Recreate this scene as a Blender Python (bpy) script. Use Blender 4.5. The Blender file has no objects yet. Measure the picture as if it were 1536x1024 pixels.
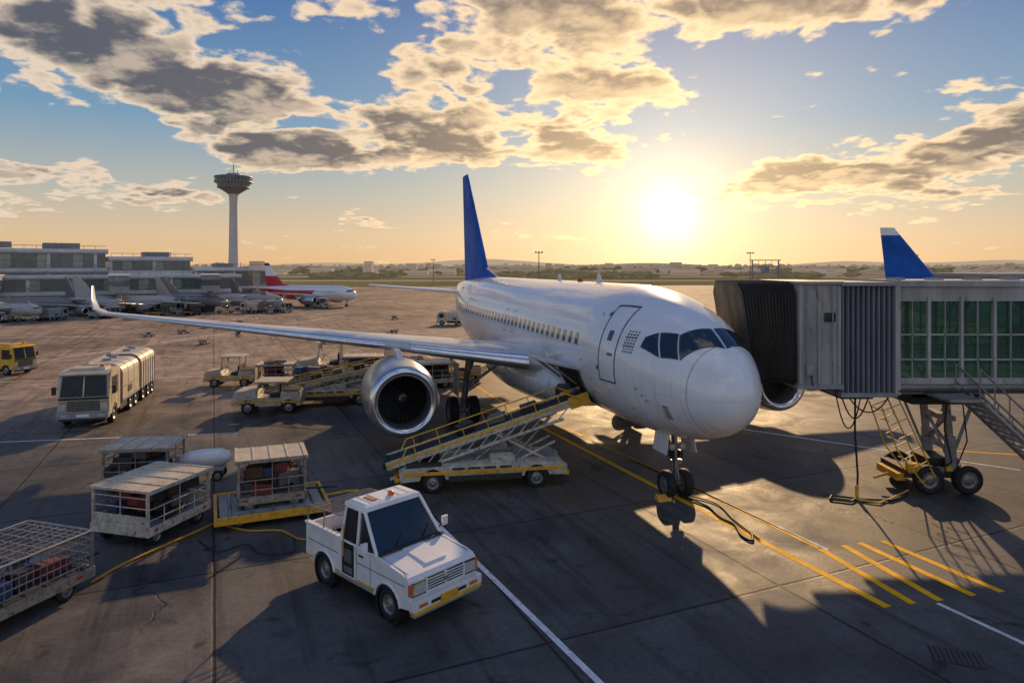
import bpy, math, random
from mathutils import Vector, Matrix, Quaternion
R=math.radians
random.seed(7)
scene=bpy.context.scene
scene.view_settings.view_transform='Standard'
scene.view_settings.look='None'
scene.view_settings.exposure=0

# ------------------------------------------------------------------ materials
def M(name,col,rough=.5,metal=0,var=.2,scale=3.0,coat=0,rust=0,rustcol=(.12,.055,.02),bump=0,stretch=(1,1,1),spec=None,haze_glow=None):
    m=bpy.data.materials.new(name); m.use_nodes=True
    nt=m.node_tree; b=nt.nodes['Principled BSDF']
    tc=nt.nodes.new('ShaderNodeTexCoord'); mp=nt.nodes.new('ShaderNodeMapping'); mp.inputs['Scale'].default_value=stretch
    nt.links.new(tc.outputs['Object'],mp.inputs['Vector'])
    n=nt.nodes.new('ShaderNodeTexNoise'); n.inputs['Scale'].default_value=scale; n.inputs['Detail'].default_value=4; n.inputs['Roughness'].default_value=.65
    nt.links.new(mp.outputs[0],n.inputs['Vector'])
    mr=nt.nodes.new('ShaderNodeMapRange'); mr.inputs[1].default_value=.3; mr.inputs[2].default_value=.7
    mr.inputs[3].default_value=1-var; mr.inputs[4].default_value=1+var*.4
    nt.links.new(n.outputs[0],mr.inputs[0])
    mx=nt.nodes.new('ShaderNodeVectorMath'); mx.operation='SCALE'; mx.inputs[0].default_value=col[:3]
    nt.links.new(mr.outputs[0],mx.inputs['Scale'])
    out=mx.outputs[0]
    if rust>0:
        n2=nt.nodes.new('ShaderNodeTexNoise'); n2.inputs['Scale'].default_value=scale*2.3; n2.inputs['Detail'].default_value=5; n2.inputs['Roughness'].default_value=.75
        nt.links.new(mp.outputs[0],n2.inputs['Vector'])
        m2=nt.nodes.new('ShaderNodeMapRange'); m2.inputs[1].default_value=.66-rust*.16; m2.inputs[2].default_value=.74-rust*.12
        nt.links.new(n2.outputs[0],m2.inputs[0])
        mc=nt.nodes.new('ShaderNodeMix'); mc.data_type='RGBA'
        nt.links.new(m2.outputs[0],mc.inputs['Factor']); nt.links.new(out,mc.inputs['A']); mc.inputs['B'].default_value=(*rustcol,1)
        out=mc.outputs['Result']
    nt.links.new(out,b.inputs['Base Color'])
    r2=nt.nodes.new('ShaderNodeMapRange'); r2.inputs[1].default_value=.3; r2.inputs[2].default_value=.7
    r2.inputs[3].default_value=min(1,rough*1.15); r2.inputs[4].default_value=rough*.85
    nt.links.new(n.outputs[0],r2.inputs[0]); nt.links.new(r2.outputs[0],b.inputs['Roughness'])
    b.inputs['Metallic'].default_value=metal
    b.inputs['Coat Weight'].default_value=coat
    b.inputs['Coat Roughness'].default_value=.12
    if haze_glow: b.inputs['Emission Color'].default_value=(*haze_glow,1); b.inputs['Emission Strength'].default_value=1  # distance haze painted in as constant emission on far materials
    if spec is not None: b.inputs['Specular IOR Level'].default_value=spec
    if bump>0:
        bp=nt.nodes.new('ShaderNodeBump'); bp.inputs['Strength'].default_value=bump; bp.inputs['Distance'].default_value=.02
        nt.links.new(n.outputs[0],bp.inputs['Height']); nt.links.new(bp.outputs[0],b.inputs['Normal'])
    return m

WHITE=M('white_paint',(.80,.80,.80),.3,var=.18,scale=2.5,coat=.4,rust=.25,rustcol=(.38,.31,.24))
WORN=M('worn_white_paint',(.60,.56,.48),.5,var=.4,scale=5,rust=.8,rustcol=(.2,.12,.06))
CREAM=M('cream_paint',(.56,.47,.34),.5,var=.35,scale=2.5,rust=.55,rustcol=(.24,.16,.10))
YEL=M('yellow_paint',(.78,.42,.03),.5,var=.3,scale=5,rust=.65,rustcol=(.13,.07,.03))
YEL2=M('yellow_rail_paint',(.8,.47,.04),.5,var=.3,scale=4,rust=.4)
ORANGE=M('orange_plastic',(.7,.16,.03),.4)
TYRE=M('tyre_rubber',(.018,.018,.02),.75,var=.4,scale=8)
HUB=M('wheel_hub_metal',(.28,.28,.29),.4,metal=.6,var=.4,scale=8)
DARK=M('dark_machinery',(.035,.033,.03),.6,var=.5,scale=4,rust=.4)
BLACK=M('dark_interior',(.012,.012,.013),.8)
STEEL=M('galvanised_steel',(.34,.33,.32),.45,metal=.5,var=.4,scale=4,rust=.55)
GREYP=M('grey_paint',(.30,.31,.33),.5,var=.3,scale=2,rust=.4,rustcol=(.18,.14,.11))
GLASS=M('vehicle_glass',(.02,.028,.035),.08,var=.2,scale=1,coat=1)
DGLASS=M('truck_windscreen',(.015,.02,.025),.25,var=.5,scale=1.5,spec=.4)
LAMP=M('headlamp_lens',(.55,.55,.52),.12,var=.3,scale=20,coat=1)
RED=M('red_lens',(.45,.03,.02),.25)
BAGM=[M('luggage_black',(.02,.02,.023),.6),M('luggage_blue',(.03,.06,.16),.6),M('luggage_red',(.2,.03,.03),.6),M('luggage_grey',(.12,.12,.13),.6),M('luggage_brown',(.09,.05,.03),.6),M('luggage_dark',(.03,.03,.04),.5)]
HOSE=M('yellow_hose_rubber',(.5,.25,.02),.6)
CABLE=M('black_cable_rubber',(.02,.018,.015),.6)

def aircraft_paint(name,col,panel=True):
    m=M(name,col,.27,var=.12,scale=.7,coat=.6,stretch=(.5,1,1.6))
    nt=m.node_tree; b=nt.nodes['Principled BSDF']; b.inputs['Coat Roughness'].default_value=.06
    if panel:
        tc=nt.nodes.new('ShaderNodeTexCoord'); sp=nt.nodes.new('ShaderNodeSeparateXYZ'); nt.links.new(tc.outputs['Object'],sp.inputs[0])
        def ma(op,a,bv):
            x=nt.nodes.new('ShaderNodeMath'); x.operation=op
            for i,s in enumerate((a,bv)):
                if hasattr(s,'links'): nt.links.new(s,x.inputs[i])
                else: x.inputs[i].default_value=s
            return x.outputs[0]
        a=ma('LESS_THAN',ma('MODULO',ma('ADD',sp.outputs[0],.45),2.13),.014)
        z=ma('LESS_THAN',ma('MODULO',sp.outputs[2],1.07),.010)
        a=ma('MULTIPLY',ma('MAXIMUM',a,z),.3)
        # vertical dirt streaks, stronger towards the belly
        mp=nt.nodes.new('ShaderNodeMapping'); mp.inputs['Scale'].default_value=(5,1,.35); nt.links.new(tc.outputs['Object'],mp.inputs[0])
        ns=nt.nodes.new('ShaderNodeTexNoise'); ns.inputs['Scale'].default_value=1.6; ns.inputs['Detail'].default_value=5; nt.links.new(mp.outputs[0],ns.inputs[0])
        mr=nt.nodes.new('ShaderNodeMapRange'); mr.inputs[1].default_value=.5; mr.inputs[2].default_value=.75; mr.inputs[4].default_value=.45; nt.links.new(ns.outputs[0],mr.inputs[0])
        mz=nt.nodes.new('ShaderNodeMapRange'); mz.inputs[1].default_value=4.2; mz.inputs[2].default_value=2.2; nt.links.new(sp.outputs[2],mz.inputs[0])
        a=ma('MAXIMUM',a,ma('MULTIPLY',mr.outputs[0],mz.outputs[0]))
        mc=nt.nodes.new('ShaderNodeMix'); mc.data_type='RGBA'
        src=b.inputs['Base Color'].links[0].from_socket
        nt.links.new(a,mc.inputs['Factor']); nt.links.new(src,mc.inputs['A']); mc.inputs['B'].default_value=(.22,.21,.2,1)
        nt.links.new(mc.outputs['Result'],b.inputs['Base Color'])
    return m
AWHITE=aircraft_paint('aircraft_white_paint',(.84,.85,.87))
AWING=aircraft_paint('aircraft_wing_paint',(.52,.53,.55),False)
ABLUE=M('aircraft_blue_paint',(.018,.12,.52),.6,var=.4,scale=.35,spec=.2)
ARED=M('aircraft_red_paint',(.55,.04,.05),.35)
ANAVY=M('aircraft_navy_paint',(.02,.05,.25),.35)
AGREY=M('aircraft_grey_paint',(.2,.2,.21),.4)
SEAM=M('panel_seam',(.10,.11,.13),.5)
LINE=M('light_seam',(.40,.42,.45),.4)
NACELLE=M('nacelle_metal',(.55,.57,.60),.28,metal=.75,var=.25,scale=2)
LIPM=M('polished_lip',(.72,.74,.77),.2,metal=.9,var=.15)
INLET=M('inlet_liner',(.16,.16,.17),.45,metal=.4)
FAN=M('fan_blade_titanium',(.22,.22,.24),.3,metal=.7)
EXH=M('exhaust_metal',(.15,.13,.11),.4,metal=.8)

# ------------------------------------------------------------------ mesh builder
class MB:
    def __init__(s): s.v=[];s.f=[];s.m=[];s.sm=[];s.mats=[]
    def mi(s,mat):
        if mat not in s.mats: s.mats.append(mat)
        return s.mats.index(mat)
    def add(s,vs,fs,mat,smooth=False):
        o=len(s.v); s.v+= [tuple(v) for v in vs]; i=s.mi(mat)
        for f in fs: s.f.append(tuple(o+k for k in f)); s.m.append(i); s.sm.append(smooth)
    def box(s,c,size,mat,rot=None,taper=None):
        hx,hy,hz=size[0]/2,size[1]/2,size[2]/2
        vs=[]
        for z in(-1,1):
            k=taper if (taper and z==1) else (1,1)
            for x,y in((-1,-1),(1,-1),(1,1),(-1,1)): vs.append(Vector((x*hx*k[0],y*hy*k[1],z*hz)))
        if rot:
            from mathutils import Euler
            e=Euler(rot).to_matrix(); vs=[e@v for v in vs]
        C=Vector(c); vs=[v+C for v in vs]
        s.add(vs,[(3,2,1,0),(4,5,6,7),(0,1,5,4),(1,2,6,5),(2,3,7,6),(3,0,4,7)],mat)
    def b2(s,x0,x1,y0,y1,z0,z1,mat): s.box(((x0+x1)/2,(y0+y1)/2,(z0+z1)/2),(abs(x1-x0),abs(y1-y0),abs(z1-z0)),mat)
    def lathe(s,prof,o,ax,mat,n=24,smooth=True):
        o=Vector(o); ax=Vector(ax).normalized()
        u=ax.orthogonal().normalized(); w=ax.cross(u)
        vs=[];fs=[]
        for a,r in prof:
            for i in range(n):
                t=2*math.pi*i/n; vs.append(o+ax*a+(u*math.cos(t)+w*math.sin(t))*r)
        for j in range(len(prof)-1):
            for i in range(n):
                k=(i+1)%n; fs.append((j*n+i,j*n+k,(j+1)*n+k,(j+1)*n+i))
        s.add(vs,fs,mat,smooth)
    def cyl(s,p1,p2,r,mat,r2=None,n=8,caps=True):
        p1=Vector(p1);p2=Vector(p2); L=(p2-p1).length
        if L<1e-6:return
        r2=r if r2 is None else r2
        s.lathe([(0,r),(L,r2)],p1,p2-p1,mat,n)
        if caps:
            ax=(p2-p1).normalized(); u=ax.orthogonal().normalized(); w=ax.cross(u)
            for p,rr,fl in((p1,r,True),(p2,r2,False)):
                vs=[p+(u*math.cos(2*math.pi*i/n)+w*math.sin(2*math.pi*i/n))*rr for i in range(n)]
                s.add(vs,[tuple(reversed(range(n))) if fl else tuple(range(n))],mat)
    def tube(s,pts,r,mat,n=6):
        for a,b in zip(pts,pts[1:]): s.cyl(a,b,r,mat,n=n)
    def prism(s,poly,y0,y1,mat):
        n=len(poly); vs=[(x,y0,z) for x,z in poly]+[(x,y1,z) for x,z in poly]
        fs=[tuple(range(n)),tuple(reversed(range(n,2*n)))]
        for i in range(n):
            k=(i+1)%n; fs.append((i,n+i,n+k,k))
        s.add(vs,fs,mat)
    def loft(s,rings,mat,cap0=True,cap1=True,smooth=True):
        n=len(rings[0]); vs=[p for r in rings for p in r]; fs=[]
        for j in range(len(rings)-1):
            for i in range(n):
                k=(i+1)%n; fs.append((j*n+i,j*n+k,(j+1)*n+k,(j+1)*n+i))
        s.add(vs,fs,mat,smooth)
        if cap0: s.add(rings[0],[tuple(reversed(range(n)))],mat)
        if cap1: s.add(rings[-1],[tuple(range(n))],mat)
    def wheel(s,c,r,w,ax=(0,1,0)):
        s.lathe([(-w*.38,r*.58),(-w*.5,r*.66),(-w*.5,r*.88),(-w*.36,r*.99),(0,r),(w*.36,r*.99),(w*.5,r*.88),(w*.5,r*.66),(w*.38,r*.58)],c,ax,TYRE,28)
        s.lathe([(-w*.36,.001),(-w*.46,r*.16),(-w*.3,r*.3),(-w*.25,r*.5),(-w*.42,r*.6),(w*.42,r*.6),(w*.25,r*.5),(w*.3,r*.3),(w*.46,r*.16),(w*.36,.001)],c,ax,HUB,20)
    def make(s,name,loc=(0,0,0),rotz=0,scale=1,bevel=0,parent=None,recalc=True):
        me=bpy.data.meshes.new(name); me.from_pydata(s.v,[],s.f)
        for m in s.mats: me.materials.append(m)
        me.polygons.foreach_set('material_index',s.m); me.polygons.foreach_set('use_smooth',s.sm)
        if recalc:
            import bmesh
            bm=bmesh.new(); bm.from_mesh(me); bmesh.ops.recalc_face_normals(bm,faces=bm.faces); bm.to_mesh(me); bm.free()
        me.update()
        ob=bpy.data.objects.new(name,me); scene.collection.objects.link(ob)
        ob.location=loc; ob.rotation_euler=(0,0,rotz); ob.scale=(scale,)*3
        if bevel:
            md=ob.modifiers.new('bevel','BEVEL'); md.width=bevel; md.segments=2; md.limit_method='ANGLE'; md.angle_limit=R(40); md.harden_normals=False
        if parent: ob.parent=parent
        return ob

# ------------------------------------------------------------------ airliner
def FS(t):
    if t<5.2:
        k=1-max(t,0)/5.2; v=max(1-k*k,0)**.45
        return 3.78-.57*k**1.8, 1.975*v, 2.07*v
    if t<20.5: return 3.78,1.975,2.07
    k=min((t-20.5)/11.1,1); q=(1-k**1.75)*.93+.07
    rz=2.07*q; top=5.85-.55*k*k
    return top-rz,1.975*q,rz
def SP(t,ph):
    z,a,b=FS(t); return Vector((t,a*math.sin(ph),z+b*math.cos(ph)))
def SURF(t,ph,off=0):
    p=SP(t,ph); e=.02
    n=(SP(t,ph+e)-SP(t,ph-e)).cross(SP(t+e,ph)-SP(max(t-e,0.001),ph))
    if n.length<1e-9: n=Vector((-1,0,0))
    n.normalize()
    c=Vector((t,0,FS(t)[0]))
    if n.dot(p-c+Vector((-.2,0,0)) if t<3 else p-c)<0:n=-n
    return p+n*off
def PH(t,z,side=1):
    zc,a,b=FS(t); return side*math.acos(max(-1,min(1,(z-zc)/b)))
def patch(mb,c,mat,off=.008,nu=6,nv=6):
    vs=[];fs=[]
    for j in range(nv+1):
        for i in range(nu+1):
            a=i/nu;b=j/nv
            t=(c[0][0]*(1-a)+c[1][0]*a)*(1-b)+(c[3][0]*(1-a)+c[2][0]*a)*b
            p=(c[0][1]*(1-a)+c[1][1]*a)*(1-b)+(c[3][1]*(1-a)+c[2][1]*a)*b
            vs.append(SURF(t,p,off))
    for j in range(nv):
        for i in range(nu):
            k=j*(nu+1)+i; fs.append((k,k+1,k+nu+2,k+nu+1))
    mb.add(vs,fs,mat,True)
def tz(mb,pts,side,mat,off=.008,n=6):
    patch(mb,[(t,PH(t,z,side)) for t,z in pts],mat,off,n,n)
def foil(le,y,z,ch,th,g,n=12):
    xs=[(1-math.cos(math.pi*i/n))/2 for i in range(n+1)]
    f=lambda x:5*th*(.2969*math.sqrt(x)-.126*x-.3516*x*x+.2843*x**3-.1036*x**4)*ch
    ring=[]
    for x in xs: 
        d=f(x)*1.1+.01*ch*th*8*(1-x)*x; ring.append((le+x*ch,y-math.sin(g)*d,z+math.cos(g)*d))
    for x in reversed(xs[1:-1]):
        d=-f(x)*.85; ring.append((le+x*ch,y-math.sin(g)*d,z+math.cos(g)*d))
    return ring
def gear_main(mb,y):
    mb.cyl((13.3,y,.57),(13.1,y*.93,3.1),.13,STEEL,n=12); mb.cyl((13.3,y,.57),(13.2,y*.96,1.5),.09,HUB,n=12)
    mb.cyl((13.25,y,1.4),(13.1,y*.55,2.6),.06,STEEL); mb.cyl((13.3,y,1.2),(14.2,y*.8,2.8),.05,STEEL)
    mb.cyl((13.3,y-.5,.57),(13.3,y+.5,.57),.1,STEEL)
    for d in(-.42,.42): mb.wheel((13.3,y+d,.57),.57,.38)
    mb.box((13.2,y*1.08,1.9),(.9,.05,1.3),AWING)
    mb.tube([(13.15,y*.95,2.6),(13.0,y*.97,1.7),(13.15,y*.98,.9)],.02,CABLE)
def airliner(name,loc,rotz,scale=1,body=None,fins=None,hi=True,nac=None):
    body=body or AWHITE; wingm=AWING; nac=nac or NACELLE
    root=bpy.data.objects.new(name,None); scene.collection.objects.link(root); root.empty_display_size=1
    root.location=loc; root.rotation_euler=(0,0,rotz); root.scale=(scale,)*3
    N=64 if hi else 24
    ts=[5.2*(i/28)**2 for i in range(1,29)] if hi else [5.2*(i/9)**2 for i in range(1,10)]
    ts+= [6+i for i in range(15)]+[20.5+11.1*i/16 for i in range(1,17)]
    f=MB(); rings=[]
    for t in [.0005]+ts: rings.append([SP(t,2*math.pi*i/N) for i in range(N)])
    f.loft(rings,body)
    # wing-body fairing
    fr=[]
    for i in range(17):
        k=i/16; t=7.6+11.5*k; q=math.sin(math.pi*k)**.5
        fr.append([(t,(1.2+1.05*q)*math.sin(a),2.45+( -.0)+(.5+ .62*q)*math.cos(a)*(1.0) -.35*q) for a in [2*math.pi*j/32 for j in range(32)]])
    f.loft(fr,body)
    if fins and len(fins)>3: # belly colour band
        for sd in(1,-1): patch(f,[(12,sd*1.2),(30.5,sd*1.2),(30.5,sd*3.13),(16,sd*3.13)],fins[3],.02,14,8)
    f.make('fuselage',parent=root)
    d=MB()
    for sd in(1,-1):
        t=5.6
        while t<24.2:
            z=4.2; w=.105; h=.155
            if hi:
                patch(d,[(t-w-.03,PH(t,z-h-.03,sd)),(t+w+.03,PH(t,z-h-.03,sd)),(t+w+.03,PH(t,z+h+.03,sd)),(t-w-.03,PH(t,z+h+.03,sd))],LINE,.004,1,2)
            patch(d,[(t-w,PH(t,z-h,sd)),(t+w,PH(t,z-h,sd)),(t+w,PH(t,z+h,sd)),(t-w,PH(t,z+h,sd))],GLASS,.008,1,2)
            t+=.53
        def q(pts,mt,off,n=6): patch(d,pts,mt,off,n,n)
        a=[(.66,sd*R(3)),(1.02,PH(1.02,4.14,sd)),(1.40,PH(1.40,4.67,sd)),(1.22,sd*R(3))]
        b=[(1.09,PH(1.09,4.13,sd)),(1.50,PH(1.50,4.13,sd)),(1.86,PH(1.86,4.68,sd)),(1.47,PH(1.47,4.68,sd))]
        c=[(1.58,PH(1.58,4.13,sd)),(2.22,PH(2.22,4.32,sd)),(2.2,PH(2.2,4.55,sd)),(1.93,PH(1.93,4.68,sd))]
        for p in(a,b,c): 
            cx=sum(i[0] for i in p)/4; cy=sum(i[1] for i in p)/4
            big=[(cx+(i[0]-cx)*1.09,cy+(i[1]-cy)*1.09) for i in p]
            if hi: q(big,SEAM,.006)
            q(p,GLASS,.014)
        # doors
        if hi:
            def door(t0,t1,z0,z1,mat=SEAM,w=.045):
                q_=[(t0,z0,t1,z0+w),(t0,z1-w,t1,z1),(t0,z0,t0+w,z1),(t1-w,z0,t1,z1)]
                for x0,y0,x1,y1 in q_: tz(d,[(x0,y0),(x1,y0),(x1,y1),(x0,y1)],sd,mat,.009,8)
            door(3.12,4.0,3.2,5.3)
            tz(d,[(3.45,4.35),(3.66,4.35),(3.66,4.62),(3.45,4.62)],sd,GLASS,.012,2)
            tz(d,[(3.28,3.95),(3.52,3.95),(3.52,4.02),(3.28,4.02)],sd,SEAM,.012,2)
            for z_ in(3.5,5.0): tz(d,[(3.98,z_),(4.1,z_),(4.1,z_+.1),(3.98,z_+.1)],sd,SEAM,.014,1)
            door(24.6,25.3,3.6,5.2)
            door(12.2,12.7,3.75,4.65,LINE,.03); door(13.3,13.8,3.75,4.65,LINE,.03)
            for r in range(8):
                for cc in range(4):
                    t0=2.46+cc*.11; ln=.05+.04*((r*7+cc*3)%3)/2
                    tz(d,[(t0,4.64-r*.075),(t0+ln,4.64-r*.075),(t0+ln,4.68-r*.075),(t0,4.68-r*.075)],sd,SEAM,.01,1)
            for r in range(6): tz(d,[(1.25+.0,2.9-r*.06),(1.42,2.9-r*.06),(1.42,2.935-r*.06),(1.25,2.935-r*.06)],sd,SEAM,.01,2)
            for (t,z) in((2.2,3.2),(2.0,3.05),(2.6,2.6),(4.6,3.1),(4.9,2.6),(2.9,2.3),(4.4,5.0),(5.1,3.6)): tz(d,[(t,z),(t+.1,z),(t+.1,z+.06),(t,z+.06)],sd,LINE,.01,1)
            door(4.35,4.95,2.35,2.75,LINE,.02); door(8.0,8.6,3.2,3.6,LINE,.02)
    if hi:
        for i in range(40): patch(d,[(.70,i*math.pi/20),(.70,(i+1)*math.pi/20),(.715,(i+1)*math.pi/20),(.715,i*math.pi/20)],LINE,.006,2,1)
        # cargo doorway and door (near side)
        patch(d,[(5.5,PH(5.5,3.2)),(7.3,PH(7.3,3.2)),(7.3,PH(7.3,2.12)),(5.5,PH(5.5,2.12))],BLACK,.012,6,6)
        for x0,x1,z0,z1 in((5.4,7.4,3.2,3.27),(5.4,7.4,2.05,2.12),(5.4,5.5,2.05,3.27),(7.3,7.4,2.05,3.27)):
            tz(d,[(x0,z0),(x1,z0),(x1,z1),(x0,z1)],1,AGREY,.02,5)
        for k in range(5): tz(d,[(5.65+k*.36,2.2),(5.72+k*.36,2.2),(5.72+k*.36,3.1),(5.65+k*.36,3.1)],1,EXH,.02,4)
        for i in range(5): d.box((5.75+i*.35,1.85,2.35+.08*(i%2)),(.28,.35,.3),BAGM[i%5],rot=(.3,.1,i))
        d.box((6.4,2.42,3.42),(1.85,1.15,.07),AWING,rot=(R(14),0,0))
        d.box((6.4,2.40,3.36),(1.6,.95,.06),EXH,rot=(R(14),0,0))
        for x in(5.7,7.1): d.cyl((x,1.9,2.8),(x,2.7,3.4),.03,STEEL)
        # antennas, pitot, beacon
        d.prism([(8,5.84),(8.45,5.84),(8.4,6.15),(8.25,6.15)],-.02,.02,AWHITE)
        d.prism([(12,5.84),(12.4,5.84),(12.35,6.1),(12.2,6.1)],-.02,.02,AWHITE)
        d.lathe([(0,.12),(.08,.1),(.14,.001)],(10,0,5.84),(0,0,1),RED,12)
        for sd in(1,-1): d.cyl(SURF(1.9,sd*1.9,0),SURF(1.9,sd*1.9,.14)+Vector((-.12,0,0)),.015,STEEL)
    d.make('windows_and_doors',parent=root)
    w=MB()
    for sd in(1,-1):
        secs=[(8.2,0,2.72,9.0,.12,0),(9.5,2.0,2.9,6.9,.13,0),(11.6,6.7,3.42,4.75,.115,0),(14.1,12,3.93,3.1,.105,0),(16.5,17.0,4.42,1.6,.1,0),(16.95,17.75,4.5,1.3,.1,R(25)),(17.4,18.2,4.68,1.0,.1,R(60)),(17.9,18.4,5.05,.7,.1,R(80)),(18.6,18.55,5.6,.3,.1,R(84))]
        rings=[]
        for le,y,z,ch,th,g in secs:
            r=foil(le,y,z,ch,th,g); 
            rings.append([(a,b*sd,c) for a,b,c in r])
        w.loft(rings,wingm)
        # bright leading-edge slat strip
        for (s0,s1) in(((9.5,2.2,2.9,6.9,.13),(11.35,6.2,3.37,4.95,.115)),((11.75,7.1,3.46,4.6,.115),(16.4,16.7,4.4,1.7,.1))):
            rr=[]
            for le,y,z,ch,th in(s0,s1): rr.append([(le-.035+(px-le)*.16*1.0,y*sd,z+(pz-z)*1.03) for px,_,pz in foil(le,y,z,ch,th*.62,0)])
            w.loft(rr,LIPM if hi else wingm)
        for y in(4.6,9.2,12.6):  # flap track fairings
            te=16.4 if y<7 else 16.4+(y-6.7)*.18
            zz=2.95+(y-2)*.098-.28
            w.lathe([(-1.5,.01),(-1.1,.13),(-.4,.2),(.3,.18),(1.0,.01)],(te-.2,y*sd,zz),(1,0,.08),wingm,12)
        # stabiliser
        st=[foil(26.0,0,4.75,3.6,.09,0),foil(26.4,.6,4.8,3.3,.09,0),foil(29.4,6.2,5.25,1.3,.09,0)]
        w.loft([[(a,b*sd,c) for a,b,c in r] for r in st],body)
        # pylon
        ey=6.75 if (sd==1 or not hi) else 8.0
        w.loft([[(x,ey*sd+dy,z) for x,dy,z in((9.4,-.12,3.05),(9.4,.12,3.05),(14.2,.12,2.75),(14.2,-.12,2.75))],[(x,ey*sd+dy,z) for x,dy,z in((10.6,-.1,3.42),(10.6,.1,3.42),(14.4,.1,3.3),(14.4,-.1,3.3))]],wingm,smooth=False)
    w.make('wings',parent=root)
    # engines
    for sd in(1,-1):
        e=MB(); ey=6.75 if (sd==1 or not hi) else 8.0; o=(8.7,ey*sd,1.90)
        n=56 if hi else 20
        e.lathe([(.34,.83),(.2,.84),(.08,.89),(.01,.97),(.0,1.03),(.03,1.10),(.1,1.15),(.24,1.185)],o,(1,0,0),LIPM,n)
        e.lathe([(.24,1.186),(.7,1.25),(1.6,1.29),(2.6,1.27),(3.5,1.13),(4.2,.98),(4.2,.93),(3.6,.95)],o,(1,0,0),nac,n)
        e.lathe([(.34,.83),(.7,.84),(1.1,.88)],o,(1,0,0),INLET,n)
        e.lathe([(1.12,.88),(1.12,.001)],o,(1,0,0),BLACK,n)
        e.lathe([(3.6,.95),(3.6,.6),(5.0,.45),(5.0,.3),(5.7,.02)],o,(1,0,0),EXH,n)
        e.lathe([(.55,.001),(.68,.1),(.9,.2),(1.05,.26)],o,(1,0,0),FAN,24)
        if hi:
            for i in range(30):
                a=2*math.pi*i/30; vs=[]
                for r_,tw in((.22,.0),(.5,.06),(.86,.12)):
                    for dx,da in((.72,-.055-tw*.3),(.95,.06)):
                        aa=a+da+tw; vs.append((o[0]+dx,o[1]+math.cos(aa)*r_,o[2]+math.sin(aa)*r_))
                e.add(vs,[(0,1,3,2),(2,3,5,4)],FAN,True)
            for i in range(12):
                a0=i*.22; r0=.09+i*.006
                e.box((o[0]+.64+i*.012,o[1]+math.cos(a0)*r0,o[2]+math.sin(a0)*r0),(.015,.018,.018),AWHITE)
            e.lathe([(2.35,1.284),(2.37,1.284)],o,(1,0,0),SEAM,n); e.lathe([(.235,1.19),(.25,1.19)],o,(1,0,0),SEAM,n)
        e.make('engine_left' if sd==1 else 'engine_right',parent=root)
    g=MB()
    gear_main(g,3.8); gear_main(g,-3.8)
    gx=3.05
    g.cyl((gx,0,.4),(gx+.1,0,2.2),.085,STEEL,n=12); g.cyl((gx,0,.38),(gx+.03,0,1.1),.055,HUB,n=12)
    g.cyl((gx+.03,0,1.15),(gx+1.0,0,2.1),.045,STEEL); g.cyl((gx,-.3,.38),(gx,.3,.38),.06,STEEL)
    for dd in(-.27,.27): g.wheel((gx,dd,.38),.38,.24)
    for sd in(1,-1):
        g.box((gx+.05,.42*sd,1.55),(.75,.03,.55),AWHITE,rot=(R(10*sd),0,0))
        g.lathe([(0,.001),(0,.09),(.08,.1),(.12,.001)],(gx-.14,.17*sd,1.42),(1,0,0),LAMP,14)
        g.box((gx-.02,.13*sd,1.2),(.16,.1,.2),DARK)
    g.box((gx-.05,0,1.0),(.12,.3,.1),STEEL); g.cyl((gx-.1,.0,.8),(gx-.2,0,.55),.025,STEEL); g.cyl((gx-.2,0,.55),(gx-.05,0,.4),.025,STEEL)
    g.tube([(gx-.05,.1,1.7),(gx-.15,.12,1.2),(gx-.1,.1,.7)],.018,CABLE)
    g.make('landing_gear',parent=root)
    # fin
    fn=MB(); F=fins or [ABLUE]
    zs=[5.2,6.0,7.2,8.6,10.2,11.5,12.35]
    def fsec(z):
        k=(z-5.6)/(12.35-5.6); le=23.6+(29.1-23.6)*k; te=29.9+.75*k
        return foil(le,0,z,te-le,.095,R(90))
    for i in range(len(zs)-1):
        mt=F[0] if i<3 else (F[1] if (len(F)>1 and i<5) else (F[2] if len(F)>2 else F[0]))
        fn.loft([fsec(zs[i]),fsec(zs[i+1])],mt,cap0=(i==0),cap1=(i==len(zs)-2))
    fn.prism([(21.3,5.75),(23.9,5.6),(24.3,6.35)],-.06,.06,F[0])
    fn.make('tail_fin',parent=root)
    return root

airliner('airliner',(5.42,16.1,0),R(106.5))
airliner('airliner',(57.3,60,0),R(178),.8,fins=[ABLUE,ABLUE,AWHITE],hi=False)
airliner('airliner',(-24.9,109,0),R(162),.57,fins=[ARED,AWHITE,ANAVY,ARED],hi=False)
AG2=M('aircraft_pale_paint',(.42,.42,.43),.4)
for i,(x,y,r,sc) in enumerate(((-76,84,205,.42),(-67,84,160,.38),(-62,84,195,.40),(-57,90,215,.42),(-50,88,155,.40),(-46,95,205,.42),(-40,96,165,.4),(-40,104,195,.4),(-34,101,150,.38),(-86,90,230,.42),(-55,80,185,.36),(-64,77,200,.36))):
    airliner('airliner',(x,y,0),R(r),sc,body=(AGREY,AG2,AG2)[i%3],fins=[(AGREY,AG2,AG2,AGREY)[i%4]],hi=False,nac=AGREY)

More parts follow.
